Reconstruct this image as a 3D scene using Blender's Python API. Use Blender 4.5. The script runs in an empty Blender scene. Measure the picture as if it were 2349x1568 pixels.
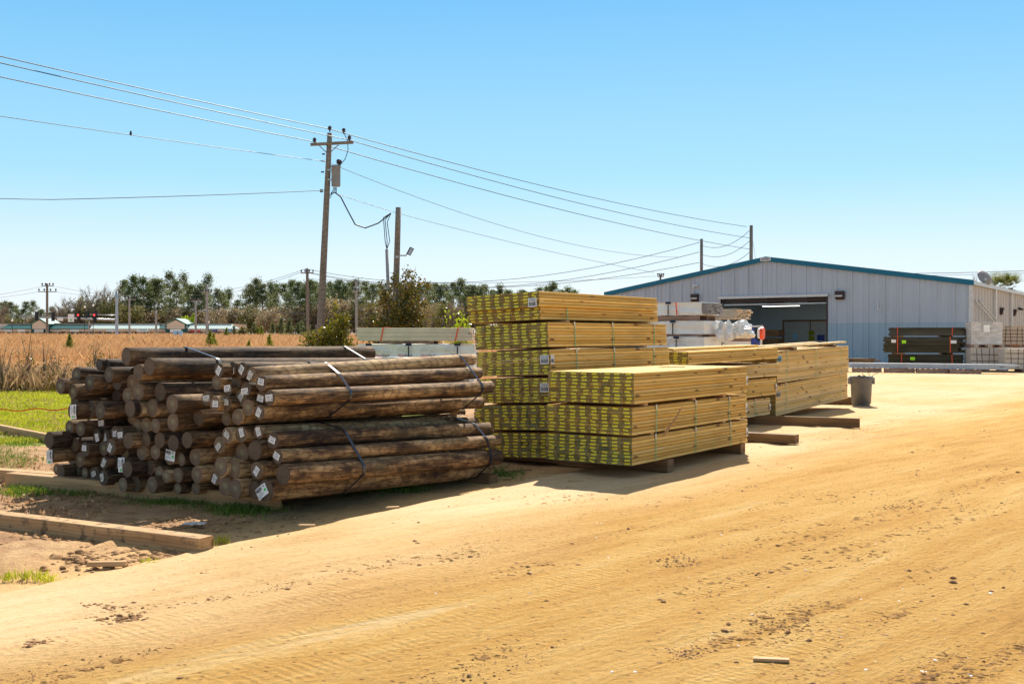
import bpy, math, random
from mathutils import Vector, Matrix, noise
R = math.radians
sc = bpy.context.scene
col = sc.collection
# ------------------------------------------------------------------ camera, world, sun, exposure
F = 2480.0          # focal length in units of a 2349 px wide frame
HV = 768.0
EYE = 1.6
cam_d = bpy.data.cameras.new("camera"); cam = bpy.data.objects.new("camera", cam_d); col.objects.link(cam)
cam_d.lens = F / 2349 * 36; cam_d.sensor_width = 36; cam_d.clip_start = 0.1; cam_d.clip_end = 6000
cam.location = (0, 0, EYE); cam.rotation_euler = (R(90) - math.atan(16 / F), 0, 0)
sc.camera = cam
SUN = Vector((0.125, 0.675, 0.727)).normalized()
w = bpy.data.worlds.new("World"); sc.world = w; w.use_nodes = True
nt = w.node_tree; bg = nt.nodes["Background"]
sk = nt.nodes.new("ShaderNodeTexSky"); sk.sky_type = 'NISHITA'; sk.sun_disc = False
sk.sun_elevation = math.asin(SUN.z); sk.sun_rotation = math.atan2(SUN.x, SUN.y)
sk.altitude = 0; sk.air_density = 1.0; sk.dust_density = 0.35; sk.ozone_density = 2.4
tc_ = nt.nodes.new("ShaderNodeTexCoord"); sx_ = nt.nodes.new("ShaderNodeSeparateXYZ"); nt.links.new(tc_.outputs["Generated"], sx_.inputs[0])
rp_ = nt.nodes.new("ShaderNodeValToRGB"); nt.links.new(sx_.outputs[2], rp_.inputs[0]); el_ = rp_.color_ramp.elements      # clear winter sky: pale at the skyline, deep blue above; unseen overhead greyed as added fill light
for k_, (p_, c_) in enumerate([(0.0, (.76, .80, .86)), (.07, (.60, .77, .89)), (.14, (.28, .64, .87)), (.30, (.045, .42, .80)), (.42, (.11, .26, .48)), (.70, (.34, .37, .42)), (1.0, (.35, .38, .42))]):
    e_ = el_[k_] if k_ < 2 else el_.new(p_)
    e_.position = p_; e_.color = (*c_, 1)
vm_ = nt.nodes.new("ShaderNodeVectorMath"); vm_.operation = 'SCALE'; vm_.inputs[3].default_value = 4.95; nt.links.new(rp_.outputs[0], vm_.inputs[0])
gm_ = nt.nodes.new("ShaderNodeGamma"); gm_.inputs[1].default_value = 0.6; nt.links.new(sk.outputs[0], gm_.inputs[0])
v2_ = nt.nodes.new("ShaderNodeVectorMath"); v2_.operation = 'SCALE'; v2_.inputs[3].default_value = 1.6; nt.links.new(gm_.outputs[0], v2_.inputs[0])
mx_ = nt.nodes.new("ShaderNodeMix"); mx_.data_type = 'RGBA'; mx_.inputs[0].default_value = .78; nt.links.new(v2_.outputs[0], mx_.inputs[6]); nt.links.new(vm_.outputs[0], mx_.inputs[7])
nt.links.new(mx_.outputs[2], bg.inputs[0]); bg.inputs[1].default_value = 0.125
sl = bpy.data.lights.new("sun", 'SUN'); sl.energy = 4.7; sl.angle = R(0.53); sl.color = (1.0, 0.93, 0.82)
so = bpy.data.objects.new("sun", sl); col.objects.link(so)
so.rotation_euler = SUN.to_track_quat('Z', 'Y').to_euler()
sc.view_settings.view_transform = 'Standard'; sc.view_settings.look = 'None'
sc.view_settings.exposure = 0.86; sc.view_settings.gamma = 1.0
sc.cycles.max_bounces = 6

# ------------------------------------------------------------------ helpers
def G(u, v, z=0.0):
    Y = F * (EYE - z) / (v - HV)
    return Vector(((u - 1174.5) / F * Y, Y, z))
def At(u, v, Y):
    return Vector(((u - 1174.5) / F * Y, Y, EYE + (HV - v) / F * Y))
def gz(x, y):
    t = min(1, max(0, (y - 45) / 75)); t = t * t * (3 - 2 * t)
    s = min(1, max(0, (6 - x) / 8))
    return 0.55 * t * s
def tag(o, label=None, cat=None, group=None, kind=None):
    if label: o["label"] = label
    if cat: o["category"] = cat
    if group: o["group"] = group
    if kind: o["kind"] = kind
    return o
def empty(name, loc=(0, 0, 0), rz=0.0):
    o = bpy.data.objects.new(name, None); col.objects.link(o); o.location = loc; o.rotation_euler = (0, 0, rz)
    o.empty_display_size = 0.2
    return o
def thing(name, label, cat, loc=(0, 0, 0), rz=0.0, group=None):
    return tag(empty(name, loc, rz), label, cat, group)
_txt = {}
def text_geo(s):
    if s not in _txt:
        cu = bpy.data.curves.new("t", 'FONT'); cu.body = s; cu.align_x = 'CENTER'; cu.align_y = 'CENTER'; cu.resolution_u = 2; cu.offset = 0.012
        ob = bpy.data.objects.new("t", cu); me = bpy.data.meshes.new_from_object(ob)
        _txt[s] = ([v.co.copy() for v in me.vertices], [tuple(p.vertices) for p in me.polygons])
        bpy.data.objects.remove(ob); bpy.data.curves.remove(cu); bpy.data.meshes.remove(me)
    return _txt[s]
class MB:
    def __init__(s): s.v = []; s.f = []; s.m = []
    def poly(s, pts, mi=0):
        n = len(s.v); s.v += [tuple(p) for p in pts]; s.f.append(tuple(range(n, n + len(pts)))); s.m.append(mi)
    def box(s, a, b, mi=0):
        s.obox(Vector(a), Vector((b[0] - a[0], 0, 0)), Vector((0, b[1] - a[1], 0)), Vector((0, 0, b[2] - a[2])), mi)
    def obox(s, o, x, y, z, mi=0):
        n = len(s.v)
        for k in range(8): s.v.append(tuple(o + (x if k & 1 else x * 0) + (y if k & 2 else y * 0) + (z if k & 4 else z * 0)))
        for q in ((0, 2, 3, 1), (4, 5, 7, 6), (0, 1, 5, 4), (2, 6, 7, 3), (0, 4, 6, 2), (1, 3, 7, 5)):
            s.f.append(tuple(n + i for i in q)); s.m.append(mi)
    def prism(s, prof, o, ax, ex, ez, mi=0, me=None):
        """prof: list of (a,b) in ex,ez ; extruded from o along vector ax"""
        n = len(s.v); k = len(prof)
        for t in (0, 1):
            for (a, b) in prof: s.v.append(tuple(o + ax * t + ex * a + ez * b))
        for i in range(k):
            j = (i + 1) % k; s.f.append((n + i, n + j, n + k + j, n + k + i)); s.m.append(mi)
        s.f.append(tuple(n + i for i in range(k))[::-1]); s.m.append(mi if me is None else me)
        s.f.append(tuple(n + k + i for i in range(k))); s.m.append(mi if me is None else me)
    def tube(s, pts, r, n=6, mi=0, caps=True):
        pts = [Vector(p) for p in pts]; base = len(s.v); rs = r if isinstance(r, (list, tuple)) else [r] * len(pts)
        t0 = (pts[1] - pts[0]).normalized(); up = Vector((0, 0, 1)) if abs(t0.z) < 0.9 else Vector((1, 0, 0))
        for i, p in enumerate(pts):
            t = (pts[min(i + 1, len(pts) - 1)] - pts[max(i - 1, 0)]).normalized()
            a = t.cross(up).normalized(); b = a.cross(t).normalized()
            for k in range(n):
                th = 2 * math.pi * k / n; s.v.append(tuple(p + (a * math.cos(th) + b * math.sin(th)) * rs[i]))
        for i in range(len(pts) - 1):
            for k in range(n):
                j = (k + 1) % n; s.f.append((base + i * n + k, base + i * n + j, base + (i + 1) * n + j, base + (i + 1) * n + k)); s.m.append(mi)
        if caps:
            s.f.append(tuple(base + k for k in range(n))[::-1]); s.m.append(mi)
            s.f.append(tuple(base + (len(pts) - 1) * n + k for k in range(n))); s.m.append(mi)
    def lathe(s, prof, c=(0, 0, 0), n=24, mi=0, cap=True):
        base = len(s.v)
        for (r, z) in prof:
            for k in range(n):
                th = 2 * math.pi * k / n; s.v.append((c[0] + r * math.cos(th), c[1] + r * math.sin(th), c[2] + z))
        for i in range(len(prof) - 1):
            for k in range(n):
                j = (k + 1) % n; s.f.append((base + i * n + k, base + i * n + j, base + (i + 1) * n + j, base + (i + 1) * n + k)); s.m.append(mi)
        if cap:
            s.f.append(tuple(base + k for k in range(n))[::-1]); s.m.append(mi)
            s.f.append(tuple(base + (len(prof) - 1) * n + k for k in range(n))); s.m.append(mi)
    def text(s, t, o, ux, uy, size, mi=0):
        vs, fs = text_geo(t); n = len(s.v)
        for c in vs: s.v.append(tuple(o + ux * (c.x * size) + uy * (c.y * size)))
        for q in fs: s.f.append(tuple(n + i for i in q)); s.m.append(mi)
    def bars(s, o, ux, uy, w_, h, mi=0, seed=1, n=14):
        r = random.Random(seed); x = -w_ / 2
        while x < w_ / 2 - w_ / n / 2:
            bw = w_ / n * r.choice((.35, .6, .9)); a = o + ux * x - uy * (h / 2)
            s.poly([a, a + ux * bw, a + ux * bw + uy * h, a + uy * h], mi); x += bw + w_ / n * r.choice((.35, .6))
    def build(s, name, mats, parent=None, smooth=False, loc=None):
        me = bpy.data.meshes.new(name); me.from_pydata(s.v, [], s.f)
        for m in (mats if isinstance(mats, (list, tuple)) else [mats]): me.materials.append(m)
        me.polygons.foreach_set("material_index", s.m)
        if smooth: me.polygons.foreach_set("use_smooth", [True] * len(s.f))
        me.update(); o = bpy.data.objects.new(name, me); col.objects.link(o)
        if parent: o.parent = parent
        if loc is not None: o.location = loc
        return o

# ------------------------------------------------------------------ materials
class NT:
    def __init__(s, name):
        s.mat = bpy.data.materials.new(name); s.mat.use_nodes = True; s.t = s.mat.node_tree; s.b = s.t.nodes["Principled BSDF"]
        s.b.inputs["Roughness"].default_value = 0.8; s.b.inputs["Specular IOR Level"].default_value = 0.3
    def n(s, ty, ins=None, **kw):
        nd = s.t.nodes.new("ShaderNode" + ty)
        for k, v in kw.items(): setattr(nd, k, v)
        for k, v in (ins or {}).items():
            if hasattr(v, "is_output") or isinstance(v, bpy.types.NodeSocket): s.t.links.new(v, nd.inputs[k])
            else: nd.inputs[k].default_value = v
        return nd
    def co(s, scale=(1, 1, 1), world=False, loc=None):
        src = s.n("NewGeometry").outputs["Position"] if world else s.n("TexCoord").outputs["Object"]
        m = s.n("Mapping", {0: src, 3: scale})
        if loc is not None: s.t.links.new(loc, m.inputs[1])
        return m.outputs[0]
    def noise(s, vec, scale, detail=4, rough=.55, dist=0):
        return s.n("TexNoise", {"Vector": vec, "Scale": scale, "Detail": detail, "Roughness": rough, "Distortion": dist}).outputs[0]
    def ramp(s, fac, stops):
        r = s.n("ValToRGB", {0: fac}); e = r.color_ramp.elements
        while len(e) < len(stops): e.new(0.5)
        for x, (p, c) in zip(e, stops): x.position = p; x.color = (c, c, c, 1) if isinstance(c, (int, float)) else (*c, 1)
        return r.outputs[0]
    def mix(s, fac, a, b, mode='MIX'):
        m = s.n("Mix", data_type='RGBA', blend_type=mode, clamp_factor=True)
        for i, v in ((0, fac), (6, a), (7, b)):
            if isinstance(v, bpy.types.NodeSocket): s.t.links.new(v, m.inputs[i])
            else: m.inputs[i].default_value = v if i == 0 else (*v, 1)
        return m.outputs[2]
    def math(s, op, a, b=0.5, c=None):
        m = s.n("Math", operation=op)
        for i, v in enumerate((a, b, c)):
            if v is None: continue
            if isinstance(v, bpy.types.NodeSocket): s.t.links.new(v, m.inputs[i])
            else: m.inputs[i].default_value = v
        return m.outputs[0]
    def base(s, c):
        if isinstance(c, bpy.types.NodeSocket): s.t.links.new(c, s.b.inputs["Base Color"])
        else: s.b.inputs["Base Color"].default_value = (*c, 1)
        return s
    def bump(s, h, strength=.4, dist=.01):
        b = s.n("Bump", {"Height": h, "Strength": strength, "Distance": dist}); s.t.links.new(b.outputs[0], s.b.inputs["Normal"]); return s
def plain(name, c, rough=.7, metal=0, var=.12, spec=.3, sc_=6):
    m = NT(name); f = m.noise(m.co(), sc_, 5); lo = tuple(x * (1 - var) for x in c); hi = tuple(min(1, x * (1 + var)) for x in c)
    m.base(m.ramp(f, [(.3, lo), (.7, hi)])); m.b.inputs["Roughness"].default_value = rough; m.b.inputs["Metallic"].default_value = metal
    m.b.inputs["Specular IOR Level"].default_value = spec
    return m.mat
def wood(name, lo, mid, hi, along=0, scale=1.0, island=True, knots=True, rough=.75):
    m = NT(name); st = [26 * scale] * 3; st[along] = 1.6 * scale
    isl = m.n("NewGeometry").outputs["Random Per Island"]
    off = m.n("CombineXYZ", {0: m.math('MULTIPLY', isl, 37.0), 1: m.math('MULTIPLY', isl, 91.0), 2: m.math('MULTIPLY', isl, 53.0)}).outputs[0]
    c = m.co(st, loc=off); f = m.noise(c, 1.0, 5, .6, 1.2)
    st2 = [7 * scale] * 3; st2[along] = 1.1 * scale
    f2 = m.noise(m.co(st2, loc=off), 1.0, 3)
    s3 = [9 * scale] * 3; s3[along] = 1.3 * scale
    wv = m.n("TexWave", {"Vector": m.co(s3, loc=off), "Scale": 2.2, "Distortion": 9.0, "Detail": 2.0, "Detail Scale": .6}, bands_direction='Z').outputs[1]
    ff = m.math('ADD', m.math('MULTIPLY', f, .5), m.math('ADD', m.math('MULTIPLY', f2, .4), m.math('MULTIPLY', wv, .1)))
    cc = m.ramp(ff, [(.3, lo), (.5, mid), (.68, hi)])
    if island:
        v = m.math('MULTIPLY_ADD', isl, .42, .72); i2 = m.math('FRACT', m.math('MULTIPLY', isl, 13.7))
        vv = m.n("CombineXYZ", {0: v, 1: m.math('MULTIPLY', v, m.math('MULTIPLY_ADD', i2, .14, .92)), 2: m.math('MULTIPLY', v, m.math('MULTIPLY_ADD', i2, .7, .75))}).outputs[0]; cc = m.mix(1.0, cc, vv, 'MULTIPLY')
    if knots:
        s4 = [11 * scale] * 3; s4[along] = 4 * scale
        vo = m.n("TexVoronoi", {"Vector": m.co(s4, loc=off), "Scale": .62, "Randomness": 1.0}).outputs[0]
        k = m.ramp(vo, [(.11, 1.0), (.20, 0.0)]); cc = m.mix(m.math('MULTIPLY', k, .85), cc, (.12, .05, .015))
        st_n = m.ramp(m.noise(m.co([2.2 if i_ != along else .7 for i_ in range(3)]), 1.0, 5, .7), [(.55, 0.0), (.75, .45)]); cc = m.mix(st_n, cc, (.30, .20, .07))
    m.base(cc); m.bump(f, .25, .004); m.b.inputs["Roughness"].default_value = rough
    return m.mat
M = {}
M['lumber'] = wood('lumber_pine', (.60, .35, .065), (.74, .46, .105), (.80, .54, .16))
M['lumber_old'] = wood('lumber_pine_greyed', (.58, .38, .11), (.72, .50, .18), (.78, .57, .24))
def ends(name, a, b, g):
    m = NT(name); isl = m.n("NewGeometry").outputs["Random Per Island"]
    off = m.n("CombineXYZ", {1: m.math('MULTIPLY', isl, 3.7), 2: m.math('MULTIPLY', isl, 1.9)}).outputs[0]
    wv = m.n("TexWave", {"Vector": m.co((1, 1, 1), loc=off), "Scale": 34.0, "Distortion": 2.5, "Detail": 2.0}, wave_type='RINGS', rings_direction='X').outputs[1]
    c = m.mix(m.math('MULTIPLY', wv, .55), b, a)
    pick = m.ramp(m.math('FRACT', m.math('MULTIPLY', isl, 7.31)), [(.45, 0.0), (.9, 0.6)])
    c = m.mix(pick, c, g)
    v = m.math('MULTIPLY_ADD', m.math('FRACT', m.math('MULTIPLY', isl, 3.17)), .5, .7)
    c = m.mix(1.0, c, m.n("CombineXYZ", {0: v, 1: v, 2: v}).outputs[0], 'MULTIPLY')
    n1 = m.noise(m.co((14, 14, 14)), 1.0, 4); c = m.mix(m.ramp(n1, [(.5, 0.0), (.75, .4)]), c, (.12, .07, .03))
    m.base(c); return m.mat
M['ends'] = ends('lumber_end_grain', (.50, .34, .11), (.34, .225, .065), (.25, .24, .09))
M['ends_green'] = ends('lumber_end_grain_green', (.38, .30, .11), (.26, .20, .07), (.16, .22, .11))
M['timber'] = wood('timber_weathered', (.30, .165, .07), (.44, .26, .12), (.56, .36, .18), along=0, scale=.6, island=False)
M['timber_muddy'] = wood('timber_muddy', (.26, .14, .06), (.44, .26, .12), (.58, .38, .19), along=0, scale=.6, island=False)
nt_ = M['timber_muddy'].node_tree; b_ = nt_.nodes["Principled BSDF"]; src_ = b_.inputs["Base Color"].links[0].from_socket
tc2 = nt_.nodes.new("ShaderNodeTexCoord"); nn_ = nt_.nodes.new("ShaderNodeTexNoise"); nn_.inputs["Scale"].default_value = 9; nn_.inputs["Detail"].default_value = 6; nn_.inputs["Roughness"].default_value = .7; nt_.links.new(tc2.outputs["Object"], nn_.inputs["Vector"])
rr_ = nt_.nodes.new("ShaderNodeValToRGB"); rr_.color_ramp.elements[0].position = .52; rr_.color_ramp.elements[1].position = .60; rr_.color_ramp.elements[1].color = (.8, .8, .8, 1); nt_.links.new(nn_.outputs[0], rr_.inputs[0])
mm_ = nt_.nodes.new("ShaderNodeMix"); mm_.data_type = 'RGBA'; nt_.links.new(rr_.outputs[0], mm_.inputs[0]); nt_.links.new(src_, mm_.inputs[6]); mm_.inputs[7].default_value = (.12, .075, .045, 1); nt_.links.new(mm_.outputs[2], b_.inputs["Base Color"])
M['timber_dark'] = wood('timber_brown_shaded', (.10, .055, .025), (.18, .10, .045), (.27, .16, .075), along=0, scale=.6, island=False)  # brown wood, with the beams' shaded sides darkened into its colour
M['pallet'] = wood('pallet_wood', (.16, .09, .05), (.30, .18, .10), (.42, .28, .17), along=0, scale=1, knots=False)
M['greenwood'] = wood('dark_green_treated', (.028, .024, .012), (.06, .05, .022), (.10, .075, .035), along=0, scale=1, knots=False)
# log bark side
m = NT('log_side'); rnd = m.n("ObjectInfo").outputs["Random"]
off = m.n("CombineXYZ", {0: m.math('MULTIPLY', rnd, 31.), 1: m.math('MULTIPLY', rnd, 17.), 2: m.math('MULTIPLY', rnd, 11.)}).outputs[0]
n1 = m.noise(m.co((5, 1.1, 5), loc=off), 1.0, 5, .62, .6); n2 = m.noise(m.co((26, 2.2, 26), loc=off), 1.0, 6, .66, .8); n3 = m.noise(m.co((9, 4, 9), loc=off), 1.0, 6, .7, 1.5)
mixf = m.math('ADD', m.math('MULTIPLY', n1, .42), m.math('ADD', m.math('MULTIPLY', n2, .33), m.math('MULTIPLY', n3, .25)))
mixf = m.math('ADD', mixf, m.math('MULTIPLY_ADD', rnd, .13, -.075))
c = m.ramp(mixf, [(.37, (.024, .013, .009)), (.445, (.15, .080, .036)), (.51, (.40, .235, .105)), (.62, (.68, .49, .26))])
wv = m.n("TexWave", {"Vector": m.co((6, 1.4, 6), loc=off), "Scale": 1.6, "Distortion": 12., "Detail": 2.5, "Detail Scale": .8}, bands_direction='Y').outputs[1]
c = m.mix(m.ramp(wv, [(.72, 0.0), (.95, .45)]), c, (.085, .045, .024))
gm = m.ramp(m.noise(m.co((3, 1, 3), loc=off), 1.3, 3), [(.55, 0.0), (.72, .35)]); c = m.mix(gm, c, (.14, .13, .075))
nf = m.noise(m.co((75, 3.2, 75), loc=off), 1.0, 6, .75, .4)
c = m.mix(m.ramp(nf, [(.50, 0.0), (.64, .75)]), c, (.035, .020, .013)); c = m.mix(m.ramp(nf, [(.30, .55), (.42, 0.0)]), c, (.62, .47, .27))
kv = m.n("TexVoronoi", {"Vector": m.co((5, 2.6, 5), loc=off), "Scale": 1.0, "Randomness": 1.0}).outputs[0]
c = m.mix(m.ramp(kv, [(.10, .9), (.19, 0.0)]), c, (.04, .022, .014))
m.base(c); m.bump(m.math('ADD', n2, nf), .9, .008); M['log_side'] = m.mat
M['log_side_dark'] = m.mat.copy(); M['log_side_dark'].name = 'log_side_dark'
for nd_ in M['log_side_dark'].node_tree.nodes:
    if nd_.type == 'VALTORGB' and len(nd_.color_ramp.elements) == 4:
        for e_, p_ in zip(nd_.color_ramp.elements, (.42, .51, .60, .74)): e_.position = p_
m = NT('log_end'); rnd = m.n("ObjectInfo").outputs["Random"]
wv = m.n("TexWave", {"Vector": m.co(), "Scale": 17.0, "Distortion": 1.8, "Detail": 2.0, "Detail Scale": 2.0}, wave_type='RINGS', rings_direction='Y').outputs[1]
n1 = m.noise(m.co((12, 12, 12)), 1.0, 5)
c = m.mix(wv, (.085, .055, .034), (.25, .17, .105)); c = m.mix(m.ramp(n1, [(.42, .0), (.75, .7)]), c, (.10, .065, .04))
rr = m.n("VectorMath", {0: m.n("VectorMath", {0: m.co(), 1: (1, 0, 1)}, operation='MULTIPLY').outputs[0]}, operation='LENGTH').outputs["Value"]
wob = m.math('ADD', rr, m.math('MULTIPLY_ADD', n1, .05, -.025))
core = m.ramp(wob, [(.012, 1.0), (.042, 0.0)]); c = m.mix(m.math('MULTIPLY', core, m.ramp(rnd, [(.3, 0.0), (.6, .75)])), c, (.22, .21, .115))
rim = m.ramp(wob, [(.068, 0.0), (.095, .75)]); c = m.mix(rim, c, (.06, .036, .026))
v = m.math('MULTIPLY_ADD', rnd, .7, .6); c = m.mix(1.0, c, m.n("CombineXYZ", {0: v, 1: v, 2: v}).outputs[0], 'MULTIPLY')
m.base(c); m.bump(wv, .3, .002); m.b.inputs["Roughness"].default_value = .6; M['log_end'] = m.mat
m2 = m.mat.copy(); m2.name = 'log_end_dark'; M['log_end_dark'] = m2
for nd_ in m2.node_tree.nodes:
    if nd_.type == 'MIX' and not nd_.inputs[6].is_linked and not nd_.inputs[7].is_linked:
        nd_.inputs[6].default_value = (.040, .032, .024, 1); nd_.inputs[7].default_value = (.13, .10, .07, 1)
M['white'] = plain('tag_white', (.88, .87, .84), .5, var=.04)
M['cream'] = plain('tag_cream', (.72, .68, .58), .5, var=.06)
M['ink'] = plain('tag_ink', (.02, .02, .025), .6)
M['ink_grey'] = plain('tag_print_grey', (.38, .40, .45), .6)
M['dotgreen'] = plain('tag_green_dot', (.02, .62, .10), .5)
M['yellow'] = plain('tag_yellow', (.96, .80, .0), .5, var=.05)
M['strap_blue'] = plain('strap_blue_black', (.012, .016, .035), .25, var=.2, spec=.7)
M['strap_green'] = plain('strap_green', (.10, .42, .22), .4)
M['strap_red'] = plain('strap_red', (.80, .09, .02), .4)
M['strap_card'] = plain('strap_corner_card', (.55, .52, .40), .7)
M['blue_clip'] = plain('blue_clip', (.01, .02, .05), .5)
M['galv'] = plain('galvanised_steel', (.42, .45, .48), .4, .6)
M['pole'] = wood('pole_wood', (.12, .10, .08), (.22, .18, .14), (.33, .28, .22), along=2, scale=.5, island=False, knots=False)
M['pole_grey'] = plain('pole_grey', (.36, .34, .31), .7)
M['wire'] = plain('wire_dark', (.035, .04, .05), .5)
M['wire_pale'] = plain('wire_aluminium', (.11, .13, .16), .5)  # paler wire colour, even along the whole length
M['ceramic'] = plain('insulator', (.06, .045, .05), .3)
M['xfmr'] = plain('transformer_grey', (.22, .24, .26), .45)
M['dark'] = plain('dark_metal', (.03, .03, .035), .5)
M['brown'] = plain('brown_metal', (.055, .035, .03), .5)
M['lens'] = plain('lamp_lens', (.55, .65, .72), .15, spec=.8)
M['teal'] = plain('teal_trim', (.006, .135, .225), .4, var=.06)
M['white_trim'] = plain('white_trim', (.62, .62, .62), .5)
M['deck'] = plain('decking_boards_pale', (.86, .74, .56), .6, sc_=2)
M['deck_grey'] = plain('decking_boards_grey', (.27, .25, .24), .6)
M['deck_tan'] = plain('decking_boards_tan', (.62, .50, .36), .6)
M['can'] = plain('grey_plastic', (.13, .13, .135), .45, var=.15, spec=.5)
M['orange'] = plain('orange_plastic', (.85, .10, .03), .4)
M['cardboard'] = plain('cardboard_tan', (.50, .39, .29), .75, var=.1)
M['cement'] = plain('block_tan', (.55, .47, .39), .8, var=.1)
M['lime'] = plain('lime_label', (.45, .95, .02), .5)
M['tarp'] = plain('plastic_wrap_white', (.78, .76, .72), .35, var=.05, spec=.5)
m = NT('stretch_wrap'); c = m.ramp(m.noise(m.co((1.5, 1.5, 9)), 1.2, 6, .7), [(.35, (.44, .40, .36)), (.6, (.66, .63, .60)), (.8, (.80, .80, .80))]); m.base(c); m.b.inputs["Roughness"].default_value = .3; M['wrap'] = m.mat
# metal siding with rain streaks
def siding(name, base, dirt):
    m = NT(name); n1 = m.noise(m.co((3.2, 3.2, .12), True), 1.0, 6, .7); n2 = m.noise(m.co((.5, .5, .35), True), 1.0, 3)
    f = m.math('MULTIPLY', m.ramp(n1, [(.45, 0.0), (.72, 1.0)]), m.ramp(n2, [(.35, .15), (.7, .9)]))
    c = m.mix(m.math('MULTIPLY', f, .65), base, dirt); m.base(c); m.b.inputs["Roughness"].default_value = .45; m.b.inputs["Specular IOR Level"].default_value = .5
    return m.mat
M['siding'] = siding('siding_upper', (.44, .49, .56), (.25, .25, .24))
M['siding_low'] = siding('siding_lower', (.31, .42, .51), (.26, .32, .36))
M['siding_side'] = siding('siding_side', (.50, .47, .45), (.36, .32, .28))
M['room'] = plain('room_wall', (.46, .60, .70), .8, var=.05, sc_=1)
M['room_dark'] = plain('room_ceiling', (.06, .07, .08), .8)
M['room_floor'] = plain('room_floor', (.5, .5, .47), .7)
M['door_grey'] = plain('door_grey', (.42, .46, .48), .6)
M['mall_wall'] = plain('stucco_tan', (.68, .56, .44), .9, var=.06, sc_=1)
M['mall_teal'] = plain('roof_teal', (.010, .085, .085), .5)
M['glass_dark'] = plain('shop_glass', (.03, .035, .05), .1, spec=.8)
M['red'] = plain('red_sign', (.65, .04, .05), .5)
M['navy'] = plain('navy_sign', (.03, .06, .28), .5)
M['sky_sign'] = plain('light_blue_sign', (.30, .58, .80), .5)
M['cyan_ink'] = plain('cyan_ink', (.03, .42, .60), .5)
m = NT('mall_metal_roof'); m.base(m.mix(m.n("TexWave", {"Vector": m.co((1, 1, 1), True), "Scale": .55, "Distortion": 0.0}, bands_direction='X').outputs[1], (.32, .46, .42), (.66, .72, .68))); m.b.inputs["Roughness"].default_value = .35; M['mall_roof'] = m.mat; M['gable_roof'] = plain('gable_metal_roof', (.10, .24, .21), .5)
def leafmat(name, a, b, c3, trans=.25, rough=.5):
    m = NT(name); isl = m.n("NewGeometry").outputs["Random Per Island"]; f = m.noise(m.co((1, 1, 1), True), .9, 3)
    rnd = m.n("ObjectInfo").outputs["Random"]
    ff = m.math('ADD', m.math('MULTIPLY', isl, .45), m.math('ADD', m.math('MULTIPLY', f, .35), m.math('MULTIPLY', rnd, .2)))
    c = m.ramp(ff, [(.2, a), (.5, b), (.8, c3)]); m.base(c); m.b.inputs["Roughness"].default_value = rough
    tr = m.n("BsdfTranslucent"); m.t.links.new(c, tr.inputs[0]); ms = m.n("MixShader", {0: trans}); m.t.links.new(m.b.outputs[0], ms.inputs[1]); m.t.links.new(tr.outputs[0], ms.inputs[2])
    m.t.links.new(ms.outputs[0], m.t.nodes["Material Output"].inputs[0])
    return m.mat
M['pine'] = leafmat('pine_needles', (.06, .095, .03), (.12, .155, .05), (.24, .24, .11), .45)
M['oak'] = leafmat('winter_foliage', (.18, .13, .07), (.31, .235, .13), (.46, .37, .22), .4)
M['oak2'] = leafmat('olive_foliage', (.09, .09, .03), (.18, .17, .05), (.28, .25, .09), .35)
M['twig'] = leafmat('bare_twigs', (.16, .12, .085), (.24, .19, .14), (.33, .27, .21), .1)
M['magnolia'] = leafmat('glossy_leaf', (.06, .085, .008), (.17, .17, .015), (.36, .24, .02), .35, .25)
M['rustleaf'] = leafmat('rust_green_leaf', (.06, .075, .012), (.17, .14, .02), (.40, .17, .03), .35, .3)
M['limeleaf'] = leafmat('bright_leaf', (.22, .30, .01), (.38, .46, .015), (.55, .60, .03), .45, .4)
M['palm'] = leafmat('palm_frond', (.10, .12, .02), (.22, .22, .05), (.38, .34, .10), .3, .3)
M['bark'] = plain('tree_bark', (.22, .17, .13), .9, var=.4, sc_=3)
M['lawn'] = leafmat('lawn_blade', (.20, .24, .015), (.40, .42, .02), (.66, .60, .08), .5, .5)
M['shade_grass'] = leafmat('verge_blade', (.07, .13, .015), (.12, .20, .02), (.22, .28, .05), .4, .5)
M['sedge'] = leafmat('dry_sedge', (.40, .22, .10), (.62, .37, .17), (.78, .52, .27), .35, .7)
M['weed'] = leafmat('dead_weed', (.26, .14, .07), (.46, .28, .14), (.64, .44, .25), .35, .7)
M['pineyoung'] = leafmat('young_pine', (.12, .17, .01), (.22, .26, .015), (.34, .34, .03), .4, .5)

# ------------------------------------------------------------------ ground
AX = Vector((math.sin(R(34.8)), math.cos(R(34.8)), 0)); NX = Vector((-AX.y, AX.x, 0))     # pile axis, and its left-hand perpendicular
def edge_x(y):
    if y < 16: return -0.70 + 0.645 * (y - 10.6)
    return 2.78 + 0.30 * (y - 16)
def axis_vals(lo, hi, step0, grow):
    v = [0.0]; s = step0
    while v[-1] < hi: v.append(v[-1] + s); s *= grow
    return v
m = NT('ground_earth')
P = m.n("NewGeometry").outputs["Position"]; sep = m.n("SeparateXYZ", {0: P}); X_, Y_ = sep.outputs[0], sep.outputs[1]
na = m.noise(m.co((1, 1, 1), True), .9, 6, .65); nb = m.noise(m.co((1, 1, 1), True), 7.0, 8, .7); nc = m.noise(m.co((1, 1, 1), True), 45.0, 5, .7)
dirt = m.ramp(m.math('ADD', m.math('MULTIPLY', na, .5), m.math('MULTIPLY', nb, .5)), [(.33, (.20, .105, .05)), (.48, (.37, .21, .10)), (.60, (.52, .33, .165)), (.75, (.62, .44, .25))])
dirt = m.mix(m.ramp(nc, [(.58, 0.0), (.75, .5)]), dirt, (.20, .10, .05))
lawn = m.ramp(nb, [(.35, (.20, .17, .05)), (.55, (.24, .33, .02)), (.7, (.30, .42, .02))])
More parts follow.
